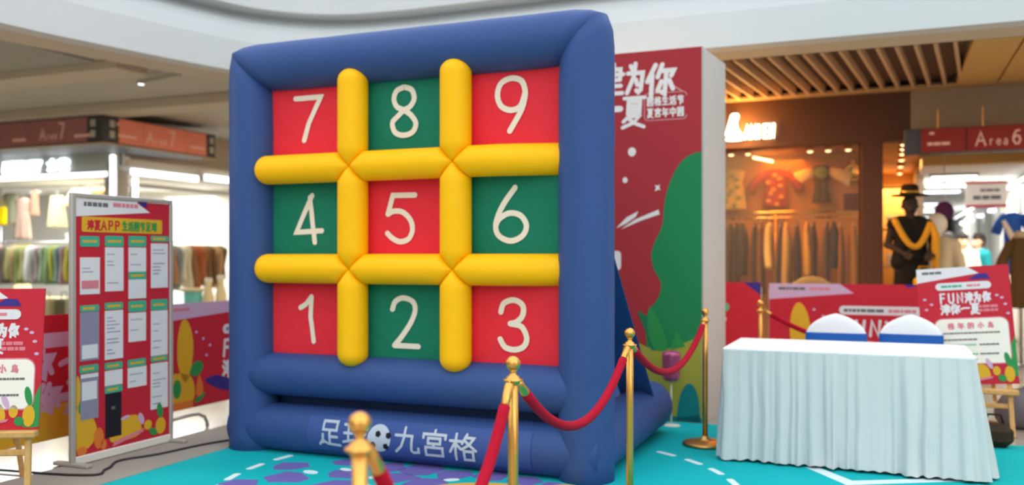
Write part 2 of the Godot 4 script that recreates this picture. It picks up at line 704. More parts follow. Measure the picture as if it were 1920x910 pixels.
func shell() -> void:
	wall_box("floor", "polished pale grey marble floor of the mall hall", -17, 15, -15, 33, -0.2, 0.0, "marble")
	wall_box("floor_trim", "matte grey strip of flooring between mat and shiny marble", -0.56, 0.03, -4.2, 2.2, 0.0, 0.006, "carpet_grey")
	wall_box("wall_left", "far left outer wall of the mall hall", -17, -16.8, -15, 33, 0, 6.2, "wall_white")
	wall_box("wall_right", "far right outer wall of the mall hall", 14.8, 15, -15, 33, 0, 6.2, "wall_white")
	wall_box("wall_front", "wall of the hall behind the viewer", -16.8, 14.8, -15, -14.8, 0, 6.2, "wall_white")
	wall_box("wall_back", "end wall far behind the shops", -16.8, 14.8, 32.8, 33, 0, 6.2, "wall_white")
	# slabs over everything but the atrium opening
	var edge := atrium_path()
	var left := PackedVector2Array([Vector2(-16.9, -14.9), Vector2(-2.7, -14.9)])
	for p in edge:
		left.append(p + Vector2(-0.15, 0.15))
	left.append_array(PackedVector2Array([Vector2(14.9, 3.4), Vector2(14.9, 32.9), Vector2(-16.9, 32.9)]))
	struct("ceiling", "tan grey ceiling over the walkways round the atrium", slab(left, 3.43, 3.7), M.soffit_grey)
	struct("ceiling_001", "ceiling over the right hand walkway", slab(rect(10.1, -14.9, 14.9, 3.45), 3.43, 3.7), M.soffit_grey)
	struct("ceiling_002", "ceiling behind the viewer", slab(rect(-2.75, -14.9, 10.2, -11.9), 3.43, 3.7), M.soffit_grey)


func atrium_path() -> PackedVector2Array:
	return curve(pts("-255,-1190 -255,-500 -254,-150 -249,8 -233,104 -203,225 -176,276 -128,312 -60,326 30,328 300,327 1000,327"), 8)


func atrium_edge() -> void:
	# the white balcony edge: lower band, shadow gap, upper band, swept along the curved opening
	var path := atrium_path()
	path.append_array(PackedVector2Array([Vector2(10.0, 0), Vector2(10, -11.9), Vector2(4, -11.9)]))
	var nn := path.size()
	var sweep := func(prof: Array, called: String, label: String, m: Material) -> void:
		var rings := []
		for i in nn:
			var t := (path[(i + 1) % nn] - path[(i - 1 + nn) % nn]).normalized()
			var n := Vector2(-t.y, t.x)      # away from the opening
			var r := PackedVector3Array()
			for q in prof:
				var p: Vector2 = path[i] + n * q[0]
				r.append(Vector3(p.x, q[1], -p.y))
			rings.append(r)
		struct(called, label, MB.new().loft(rings, false, true), m)
	sweep.call([[0.0, 3.3], [0.0, 3.62], [0.03, 3.74], [0.09, 3.85], [0.2, 3.94], [0.22, 3.97], [-0.03, 3.985], [-0.03, 5.3], [0.22, 5.3], [0.24, 3.36], [0.2, 3.3]], "trim_1", "white curved balcony edge of the atrium with a shadow gap", M.fascia_white)
	sweep.call([[0.2, 3.305], [0.62, 3.305], [0.62, 3.45], [0.2, 3.45]], "trim_2", "tan soffit border running along under the balcony edge", M.soffit_tan)


func right_ceiling() -> void:
	wall_box("ceiling_003", "dark sheet above the slatted ceiling, its colour standing for the shaded void", 0.2, 5.02, 3.9, 6.28, 3.39, 3.425, "void_shade")  # the shade seen between the slats is put into this sheet
	var c := Node3D.new()
	c.name = "ceiling_slats"
	add_child(c)
	c.position = F(0, 0, 0)
	c.rotation.y = TH
	c.set_meta("kind", "structure")
	c.set_meta("label", "open ceiling of long tan slats over the right walkway")
	c.set_meta("category", "ceiling")
	var sm := MB.new().box(Vector3.ZERO, Vector3(0.032, 0.12, 2.3), 0.005).done()
	for i in 29:
		var s := put(c, "slat", sm, M.slat_wood)
		s.position = Vector3(0.40 + 0.164 * i, 3.35, -5.05)
		s.rotation.y = -0.09
	wall_box("trim_3", "thin warm lit ledge above the shop facade", -1.0, 14, 6.14, 6.3, 3.285, 3.33, "trim_tan", 0.01)
	var w := Node3D.new()
	w.name = "ceiling_panels"
	add_child(w)
	w.position = F(0, 0, 0)
	w.rotation.y = TH
	w.set_meta("kind", "structure")
	w.set_meta("label", "pale wood ceiling panels at the right end of the slats")
	w.set_meta("category", "ceiling")
	for i in 5:
		part(w, "wood_panel", MB.new().box(Vector3(5.24 + 0.42 * i, 3.34, -5.05), Vector3(0.405, 0.1, 2.3), 0.01), M.panel_wood)


func right_shop() -> void:
	wall_box("wall_facade", "dark brown facade board above the clothes shop window", -1.0, 4.57, 6.3, 6.5, 2.71, 3.43, "facade_brown")
	wall_box("wall_facade_001", "dark brown pillar between shop window and corridor", 4.03, 4.27, 6.3, 6.5, 0, 2.72, "facade_brown", 0.01)
	wall_box("wall_facade_002", "dark brown facade hidden behind the red event wall", -1.0, 1.7, 6.3, 6.5, 0, 2.72, "facade_brown")
	wall_box("trim_4", "dark sill under the shop window", 1.7, 4.03, 6.3, 6.5, 0, 0.12, "facade_brown", 0.01)
	wall_box("wall_header", "taupe wall band above the corridor entrance", 4.57, 14.8, 6.3, 6.5, 2.6, 3.43, "header_grey")
	wall_box("wall_shop", "amber back wall inside the clothes shop", -0.8, 4.03, 7.75, 7.85, 0, 2.9, "gold_wall")
	wall_box("wall_shop_001", "amber end wall inside the clothes shop", -1.0, -0.8, 6.5, 7.85, 0, 2.9, "gold_wall")
	wall_box("wall_shop_002", "amber partition beside the shop passage", 4.0, 4.1, 7.85, 11.5, 0, 2.9, "gold_wall")
	wall_box("wall_shop_003", "amber wall closing the shop passage", 4.1, 4.72, 11.4, 11.5, 0, 2.9, "gold_wall")
	wall_box("ceiling_004", "low amber ceiling of the clothes shop", -1.0, 4.75, 6.5, 11.5, 2.76, 2.86, "gold_wall")
	var w := Node3D.new()
	w.name = "window_1"
	add_child(w)
	w.position = F(2.865, 0.12, 6.4)
	w.rotation.y = TH
	w.set_meta("kind", "structure")
	w.set_meta("label", "large shop window of the warm lit clothes shop")
	w.set_meta("category", "window")
	part(w, "pane", MB.new().box(Vector3(0, 1.295, 0), Vector3(2.33, 2.59, 0.012)), M.pane)
	var fr := MB.new()
	for x in [-1.15, 1.15]:
		fr.box(Vector3(x, 1.295, 0), Vector3(0.03, 2.59, 0.05))
	part(w, "window_frame", fr, M.facade_brown)

	# lit sign: a seated figure and five letters
	var s := thing("shop_sign", "glowing warm white figure and letters on the dark brown facade", "sign", F(2.45, 2.80, 6.27))
	shape(s, "figure_light", [curve(pts("4,0 30,0 40,7 30,16 24,26 23,38 26,46 25,53 12,53 8,42 2,20 0,12 5,8 1,4", 0.0062), 3, true)], 0.0, 0.025, M.letter_warm)
	letters(s, "letter_light", "AMIEN", 0.235, 0.02, 0.066, 0.16, 0.008, 0.03, 0.0, 0.025, M.letter_warm, 0.0)
	strokes(s, "sign_backing", [rect(0.25, 0.035, 0.6, 0.04)], -0.03, 0.0, M.facade_brown)
	sign_lamp(F(2.66, 2.93, 6.1), 1.0, Color(1.0, 0.72, 0.34), 0.15)

	# hanging light box with the area number
	var r := thing("hanging_light_box", "red light box with area number 6 over the corridor entrance", "sign", F(4.493, 2.512, 5.9))
	part(r, "box", MB.new().box(Vector3(1.75, 0.138, -0.15), Vector3(3.5, 0.276, 0.28), 0.01), M.box_dark)
	var x := 0.17
	for wd in [0.46, 0.62, 0.9, 1.0]:
		part(r, "red_light_panel", MB.new().box(Vector3(x + wd / 2, 0.138, 0.0), Vector3(wd - 0.012, 0.262, 0.03), 0.004), M.lightbox_red)
		x += wd
	letters(r, "area_lettering_light", "A", 0.72, 0.06, 0.12, 0.15, 0.0, 0.02, 0.015, 0.018, M.lightbox_text, 0.0)
	letters(r, "area_lettering_light", "rea", 0.85, 0.06, 0.06, 0.1, 0.008, 0.012, 0.015, 0.018, M.lightbox_text, 0.0)
	letters(r, "area_lettering_light", "6", 1.07, 0.06, 0.11, 0.16, 0.0, 0.02, 0.015, 0.018, M.lightbox_text, 0.0)
	strokes(r, "small_lettering_light", fine_print(0.24, 0.5, 0.08, 0.035) + fine_print(0.26, 0.31, 0.2, 0.03) + fine_print(1.35, 1.9, 0.08, 0.035), 0.015, 0.018, M.lightbox_text)
	for q in 3:
		part(r, "fixing", MB.new().lathe([[0.012, 0.27], [0.014, 0.29], [0.006, 0.3], [0.005, 0.5]], 10, Vector3(0.35 + 0.45 * q, 0, -0.1)), M.brass)


func sign_lamp(at: Vector3, e: float, col: Color, size: float) -> void:
	var l := OmniLight3D.new()
	l.name = "sign_light"
	l.position = at
	l.light_energy = e
	l.light_color = col
	l.light_size = size
	l.omni_range = 30.0
	l.omni_attenuation = 2.0
	l.shadow_enabled = true
	add_child(l, true)


func corridor() -> void:
	wall_box("wall_corridor_header", "cream stepped header at the mouth of the corridor", 4.75, 14.8, 8.0, 8.2, 2.57, 3.43, "panel_wood")
	wall_box("ceiling_005", "pale ceiling of the long corridor", 4.75, 6.4, 8.2, 32, 2.57, 2.7, "wall_white")
	wall_box("ceiling_006", "tan ceiling strip before the corridor", 4.75, 14.8, 6.5, 8.0, 2.72, 2.82, "soffit_tan")
	wall_box("wall_corridor_left", "pale left wall of the corridor", 4.72, 4.82, 9.6, 32, 0, 2.7, "wall_white")
	wall_box("wall_corridor_right", "pale right wall of the corridor", 6.2, 6.35, 6.9, 32, 0, 2.7, "wall_white")
	wall_box("wall_corridor_end", "end of the corridor", 4.7, 6.4, 32, 32.2, 0, 2.7, "wall_white")
	wall_box("wall_right_shop", "pale shop wall right of the corridor mouth", 6.35, 14.8, 8.2, 8.35, 0, 3.43, "wall_white")
	var n := 0
	for b in [9.6, 11.4, 12.9, 17.0, 20.5, 24.5]:
		n += 1
		var at := F(5.22, 2.52, b)
		var t := thing("ceiling_light", "%s white light panel in the corridor ceiling counted from the entrance" % ["first", "second", "third", "fourth", "fifth", "sixth"][n - 1], "ceiling light", at, TH, "corridor ceiling panels")
		part(t, "frame", MB.new().box(Vector3(0, 0.03, 0), Vector3(0.66, 0.04, 0.42), 0.006), M.aluminium)
		part(t, "diffuser_light", MB.new().box(Vector3(0, 0.005, 0), Vector3(0.6, 0.02, 0.36), 0.004), M.lamp_white)
	var s := thing("hanging_sign", "cream banner with a red border hanging in the corridor", "sign", F(5.42, 2.1, 10.2))
	part(s, "board", MB.new().box(Vector3(0.28, 0.2, 0), Vector3(0.56, 0.4, 0.03), 0.004), M.poster_card)
	shape(s, "red_border", [rect(0, 0.36, 0.56, 0.4), rect(0, 0, 0.56, 0.04)], 0.015, 0.018, M.poster_red)
	strokes(s, "lettering", fine_print(0.1, 0.5, 0.12, 0.06) + fine_print(0.2, 0.5, 0.24, 0.04), 0.015, 0.018, M.ink_grey)
	part(s, "wire", MB.new().tube([Vector3(0.1, 0.4, 0), Vector3(0.1, 0.47, 0)], 0.005, 6), M.aluminium)
	part(s, "wire", MB.new().tube([Vector3(0.46, 0.4, 0), Vector3(0.46, 0.47, 0)], 0.005, 6), M.aluminium)
	# right wall: a lit trough and lit display panels
	var tl := thing("trough_light", "long white light trough along the right corridor wall top", "wall light", F(6.16, 2.44, 8.4))
	part(tl, "housing", MB.new().box(Vector3(0, 0.04, -8), Vector3(0.06, 0.07, 16), 0.006), M.aluminium)
	part(tl, "tube_light", MB.new().box(Vector3(-0.035, 0.035, -8), Vector3(0.012, 0.045, 15.8), 0.004), M.lamp_white)
	for i in 5:
		var b := 10.4 + 2.3 * i
		var p := thing("wall_display", "%s cream display panel on the right corridor wall" % ["nearest", "second nearest", "middle", "second furthest", "furthest"][i], "display panel", F(6.17, 0.1, b), TH, "display panels on the corridor wall")
		part(p, "board", MB.new().box(Vector3(0, 1.1, -0.8), Vector3(0.05, 2.2, 1.6), 0.006), M.wall_white)
		part(p, "lamp_light", MB.new().box(Vector3(-0.09, 2.1, -0.8), Vector3(0.1, 0.05, 0.28), 0.006), M.lamp_white)
	var yl := thing("wall_lamp", "small amber lit column on the right corridor wall", "wall lamp", F(6.12, 1.75, 8.9))
	part(yl, "shade_light", MB.new().box(Vector3(0, 0.15, 0), Vector3(0.06, 0.3, 0.1), 0.01), M.lamp_warm)
	part(yl, "bracket", MB.new().box(Vector3(0.03, -0.02, 0), Vector3(0.08, 0.04, 0.1), 0.006), M.chrome)


func left_side() -> void:
	# corner shop: two open fronts, one facing the viewer and one along the walkway
	wall_box("wall_shop_header", "pale grey header board above the left shop front", -14, -6.72, 5.34, 5.46, 2.66, 3.43, "shop_header")
	wall_box("wall_shop_header_001", "pale grey header board above the right side of the corner shop", -6.78, -6.66, 5.5, 14, 2.78, 3.43, "soffit_tan")
	wall_box("wall_column", "grey corner column of the corner shop", -6.93, -6.66, 5.34, 5.58, 0, 2.7, "column_grey", 0.01)
	wall_box("wall_shop_004", "bright white back wall of the corner shop", -14, -6.72, 9.1, 9.2, 0, 2.8, "wall_white")
	wall_box("wall_shop_005", "bright white side wall of the corner shop", -14.1, -14, 5.34, 9.2, 0, 2.8, "wall_white")
	wall_box("ceiling_007", "white ceiling inside the corner shop", -14, -6.78, 5.46, 9.2, 2.68, 2.78, "wall_white")
	wall_box("trim_5", "slim frame bar over the walkway side shop front", -6.74, -6.66, 5.58, 9.2, 2.46, 2.52, "aluminium")
	wall_box("trim_6", "pale ledge above the walkway side shop front", -6.76, -6.56, 5.5, 14, 2.86, 2.92, "soffit_tan")
	wall_box("ceiling_008", "lower tan ceiling beam over the left walkway", -12, 0.4, 3.92, 4.4, 3.3, 3.43, "soffit_tan", 0.01)
	wall_box("ceiling_009", "dark recessed ceiling field over the left walkway", -7.6, -3.4, -1.2, 1.9, 3.405, 3.43, "soffit_dark")
	wall_box("ceiling_010", "tan ceiling rib crossing the left walkway", -12, -3.15, 1.95, 2.4, 3.33, 3.43, "soffit_tan", 0.01)
	wall_box("ceiling_011", "second tan ceiling rib at the left", -12, -3.15, -0.95, -0.6, 3.33, 3.43, "soffit_tan", 0.01)
	var tubes := [[-9.9, 2.99, 5.3, 1.9, 0, "long white tube light along the left shop header"], [-8.3, 2.6, 5.3, 3.0, 0, "white light strip under the left shop header"],
		[-6.7, 2.3, 5.3, 0.62, 1, "short upright white light on the corner column"], [-6.63, 2.64, 6.34, 1.5, 2, "first white light strip over the walkway side shop front"],
		[-6.63, 2.68, 8.0, 1.5, 2, "second white light strip over the walkway side shop front"], [-6.63, 1.75, 5.68, 0.85, 1, "upright white light at the edge of the walkway side front"]]
	for q in tubes:
		var t := thing("strip_light", q[5], "strip light", F(q[0], q[1], q[2]))
		var sz := Vector3(q[3], 0.07, 0.04) if q[4] == 0 else Vector3(0.07, q[3], 0.07) if q[4] == 1 else Vector3(0.04, 0.1, q[3])
		var c := Vector3(0, sz.y / 2, 0)
		part(t, "tube_light", MB.new().box(c, sz, 0.012), M.lamp_white)
		part(t, "back_plate", MB.new().box(c + (Vector3(0, 0, -0.025) if q[4] == 0 else Vector3(-0.045, 0, 0)), sz * Vector3(0.98, 0.7, 0.98) if q[4] else Vector3(sz.x * 0.98, 0.09, 0.02)), M.aluminium)
	var s := thing("shop_sign", "glowing white shop letters on the pale left header board", "sign", F(-9.12, 2.72, 5.33))
	letters(s, "letter_light", "USTITY", 0.0, 0.0, 0.125, 0.17, 0.02, 0.04, 0.0, 0.03, M.letter_white, 0.15)
	letters(s, "letter_light", "女装", 1.02, 0.02, 0.2, 0.16, 0.04, 0.032, 0.0, 0.03, M.letter_white, 0.0)
	strokes(s, "sign_backing", [rect(-0.02, 0.07, 1.48, 0.085)], -0.02, 0.0, M.shop_header)

	# big red light box hung round the corner
	var r := thing("corner_light_box", "large corner light box with red number 7 panels on two sides", "sign", F(-5.6, 2.925, 4.07))
	part(r, "box", slab_local(PackedVector2Array([Vector2(0, 0), Vector2(0, 2.25), Vector2(-0.55, 2.25), Vector2(-0.95, 0.95), Vector2(-3.3, 0.95), Vector2(-3.3, 0)]), 0.0, 0.37), M.box_dark)
	part(r, "edge_strip", MB.new().box(Vector3(-1.65, -0.008, 0.0), Vector3(3.3, 0.02, 0.03)).box(Vector3(0.0, -0.008, -1.12), Vector3(0.03, 0.02, 2.25)), M.trim_tan)
	var x := -0.27
	for w in [0.45, 0.72, 0.5, 0.75, 0.6]:
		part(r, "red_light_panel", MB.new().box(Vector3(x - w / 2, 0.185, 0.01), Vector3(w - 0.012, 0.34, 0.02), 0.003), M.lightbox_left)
		x -= w
	letters(r, "area_lettering_light", "A", -1.16, 0.08, 0.13, 0.16, 0.0, 0.02, 0.02, 0.023, M.lightbox_text, 0.0)
	letters(r, "area_lettering_light", "rea", -1.02, 0.08, 0.06, 0.1, 0.008, 0.012, 0.02, 0.023, M.lightbox_text, 0.0)
	letters(r, "area_lettering_light", "7", -0.8, 0.08, 0.13, 0.22, 0.0, 0.024, 0.02, 0.023, M.lightbox_text, 0.0)
	strokes(r, "small_lettering_light", fine_print(-0.5, -0.2, 0.08, 0.04) + fine_print(-1.7, -1.4, 0.08, 0.04), 0.02, 0.023, M.lightbox_text)
	var side := Basis(Vector3(0, 0, -1), Vector3.UP, Vector3(1, 0, 0))
	var z := 0.27
	var n := 0
	for w in [0.46, 0.88, 0.42]:
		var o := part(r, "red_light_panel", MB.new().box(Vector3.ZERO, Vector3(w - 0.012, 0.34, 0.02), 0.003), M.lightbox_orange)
		o.transform = Transform3D(side, Vector3(0.01, 0.185, -z - w / 2))
		z += w
		n += 1
	var sp := Node3D.new()
	sp.name = "side_lettering"
	r.add_child(sp)
	sp.transform = Transform3D(side, Vector3.ZERO)
	letters(sp, "area_lettering_light", "A", 0.78, 0.08, 0.15, 0.17, 0.0, 0.024, 0.02, 0.023, M.lightbox_text)
	letters(sp, "area_lettering_light", "rea", 0.95, 0.08, 0.07, 0.1, 0.008, 0.014, 0.02, 0.023, M.lightbox_text)
	letters(sp, "area_lettering_light", "7", 1.22, 0.08, 0.14, 0.22, 0.0, 0.028, 0.02, 0.023, M.lightbox_text)
	var o2 := strokes(r, "small_lettering_light", fine_print(0.25, 0.6, 0.1, 0.04) + fine_print(0.22, 0.3, 0.26, 0.03) + fine_print(1.66, 2.0, 0.1, 0.04), 0.02, 0.023, M.lightbox_text)
	o2.transform = Transform3D(side, Vector3(0, 0, 0))
	for q in [[Vector3(-0.17, 0.12, 0.008), 0], [Vector3(-0.17, 0.27, 0.008), 0], [Vector3(0.008, 0.12, -0.16), 1], [Vector3(0.008, 0.27, -0.16), 1], [Vector3(0.008, 0.12, -2.16), 1], [Vector3(0.008, 0.27, -2.16), 1]]:
		var ic := part(r, "icon_plate", MB.new().box(Vector3.ZERO, Vector3(0.09, 0.1, 0.012), 0.003), M.column_grey)
		ic.transform = Transform3D(side if q[1] else Basis.IDENTITY, q[0])
	var ll := thing("linear_light", "slim ceiling light with one bright spot above the orange panel", "ceiling light", F(-3.6, 3.36, 2.75), TH - 0.25)
	part(ll, "housing", MB.new().box(Vector3(0.35, 0, 0), Vector3(0.8, 0.05, 0.06), 0.006), M.column_grey)
	part(ll, "spot_light", MB.new().lathe([[0.0, -0.035], [0.03, -0.03], [0.034, -0.02]], 14), M.lamp_white)


func slab_local(poly: PackedVector2Array, h0: float, h1: float) -> MB:
	return slab(poly, h0, h1)


# ---------------------------------------------------------------- printed play mat
func play_mat() -> void:
	var t := thing("play_mat", "large turquoise printed play mat under the inflatable frame and the table", "mat", F(0.04, 0, 2.1))
	part(t, "sheet", MB.new().box(Vector3(3.4, 0.003, 2.45), Vector3(6.8, 0.006, 4.9)), M.mat_teal)
	# local x = a - 0.04, local z = 2.1 - b; prints lie a hair above the sheet
	var down := Transform3D(Basis(Vector3(1, 0, 0), Vector3(0, 0, -1), Vector3(0, 1, 0)), Vector3.ZERO)
	var lay := func(called: String, poly: PackedVector2Array, m: Material, h := 0.0075) -> void:
		var q := PackedVector2Array()
		for p in poly:
			q.append(Vector2(p.x - 0.04, p.y - 2.1))
		part(t, called, MB.new().prism(q, 0.005, h, down), m)
	# dashed ring round the kicking spot (centre a 2.06, b -0.46)
	var cen := Vector2(2.10, -0.40)
	for i in 34:
		var w := TAU * i / 34 + 0.07
		var p := cen + Vector2.from_angle(w) * 1.52
		if p.y > 0.02 and p.x < 2.80 or p.y < -2.2 or p.y > 2.0:
			continue
		var dash := PackedVector2Array()
		for q in rounded(-0.085, -0.022, 0.085, 0.022, 0.016, 3):
			dash.append(p + q.rotated(w + PI / 2))
		lay.call("dash", dash, M.mat_white)
	# solid corner line beside the table
	lay.call("corner_line", PackedVector2Array([Vector2(3.84, 0.82), Vector2(3.92, 0.84), Vector2(4.13, 0.56), Vector2(4.75, 0.90), Vector2(4.79, 0.83), Vector2(4.10, 0.44)]), M.mat_white)
	# purple patches and the amber disc with white flecks
	var g := RandomNumberGenerator.new()
	g.seed = 5
	for q in [[0.78, -0.42, 0.13], [0.95, -0.66, 0.15], [1.06, -0.18, 0.12], [1.22, -0.46, 0.14], [1.38, -0.2, 0.15], [1.34, -0.72, 0.16], [1.55, -0.42, 0.15], [1.62, -0.17, 0.16], [1.80, -0.5, 0.17], [1.86, -0.22, 0.14], [2.08, -0.17, 0.13], [2.32, -0.2, 0.12], [2.52, -0.24, 0.1], [1.1, -0.95, 0.16], [1.6, -0.9, 0.2], [2.6, -0.6, 0.2], [0.78, -0.9, 0.14]]:
		var p := PackedVector2Array()
		for k in 6:
			p.append(Vector2(q[0], q[1]) + Vector2.from_angle(TAU * k / 6 + g.randf() * 0.5) * q[2] * g.randf_range(0.75, 1.1))
		lay.call("purple_patch", p, M.mat_purple)
	lay.call("amber_disc", oval(Vector2(2.30, -0.86), 0.56, 0.56, 40), M.mat_orange, 0.009)
	lay.call("amber_disc", oval(Vector2(2.60, -0.25), 0.09, 0.07, 20), M.mat_orange, 0.009)
	for q in [[1.17, -0.36, 0.05], [1.43, -0.46, 0.045], [1.0, -0.5, 0.06], [1.9, -0.34, 0.05], [1.5, -0.66, 0.05]]:
		lay.call("white_fleck", oval(Vector2(q[0], q[1]), q[2], q[2] * 0.6, 10, g.randf() * 3.0), M.mat_white, 0.0085)


# ---------------------------------------------------------------- red event wall
func backdrop() -> void:
	var t := thing("event_wall", "tall red and green event wall with white brush lettering behind the frame", "event wall", F(0, 0, 2.118))
	part(t, "body", slab_local(PackedVector2Array([Vector2(-0.9, 0.012), Vector2(2.936, 0.012), Vector2(3.0, 0.755), Vector2(-0.9, 0.755)]), 0.0, 3.054), M.back_white, "white side panel of the event wall")
	shape(t, "front_panel", [rect(-0.9, 0.0, 2.936, 3.054)], -0.012, 0.0, M.back_red)
	shape(t, "corner_trim", [rect(2.936, 0.0, 2.946, 3.054)], -0.014, 0.002, M.aluminium)
	shape(t, "bush_print", [curve(pts("2936,2205 2830,2175 2740,2090 2670,1950 2630,1800 2620,1670 2600,1580 2540,1450 2520,1360 2540,1250 2590,1160 2600,1090 2570,1000 2500,910 2470,810 2480,650 2520,570 2936,560", 0.001), 4)], 0.0, 0.0015, M.bush_green)
	shape(t, "hill_print", [pts("-90,2 -90,55 0,66 60,72 120,68 180,62 238,65 249,60 265,59 282,66 293.6,71 293.6,2"), pts("-90,2 -90,30 30,40 100,30 100,2")], 0.0015, 0.003, M.hill_yellow)
	shape(t, "leaf_print", [curve(pts("252,58 247,74 243,83 241,90 249,84 256,68 259,58"), 3)], 0.003, 0.0045, M.leaf_deep)
	shape(t, "leaf_print", [curve(pts("251,94 260,79 266,62 262,58 254,60 249,75"), 3, true), curve(pts("268,59 273,74 278,66 280,62"), 3)], 0.0046, 0.006, M.leaf_green)
	shape(t, "arch_print", [curve(pts("273,1 275,18 279,28.5 283.5,32 288,28.5 291,19 292.5,1"), 4), pts("-90,1 293.6,1 293.6,4 290,7 278,4 255,6 245,12 238,9 200,8 -90,8")], 0.0062, 0.0075, M.arch_teal)
	shape(t, "dot_print", [oval(Vector2(2.356, 2.225), 0.034, 0.038), oval(Vector2(2.297, 1.992), 0.021, 0.025)], 0.0, 0.002, M.print_white)
	shape(t, "spark_print", [pts("255,189 257.5,190.5 259.8,190 258.5,192.5 259.5,194.5 257,193.6 254.8,194.5 256,192.3")], 0.0, 0.002, M.print_white)
	shape(t, "streak_print", [pts("222,159 231,168 241,173 239,168.5 231,163"), pts("226,158 238,166 258,174 259,170 243,165")], 0.0, 0.002, M.print_white)
	shape(t, "card_print", [rounded(1.6, 1.24, 2.262, 1.40, 0.03)], 0.0, 0.002, M.print_white)
	var w := [["为", 2.30, 2.71, 0.165, 0.25, 0.036], ["你", 2.47, 2.67, 0.235, 0.27, 0.038], ["夏", 2.26, 2.445, 0.21, 0.24, 0.03], ["一", 2.02, 2.50, 0.24, 0.16, 0.05], ["津", 2.03, 2.63, 0.24, 0.34, 0.034]]
	for q in w:
		strokes(t, "brush_lettering", glyph(q[0], q[1], q[2], q[3], q[4], q[5], 0.0, 0.06), 0.0, 0.003, M.print_white)
	strokes(t, "frame_line", pen(rounded(2.462, 2.478, 2.812, 2.70, 0.03), 0.008) + pen(pts("2780,2700 2700,2755 2680,2790", 0.001), 0.012), 0.0, 0.002, M.print_pink)
	for row in [[0, 2.60, ["园", "格", "生", "活", "节"]], [1, 2.505, ["夏", "宫", "年", "中", "园"]]]:
		var x := 2.485
		var polys := []
		for ch in row[2]:
			polys.append_array(glyph(ch, x, row[1], 0.052, 0.07, 0.011))
			x += 0.063
		strokes(t, "small_lettering", polys, 0.0, 0.002, M.print_white)


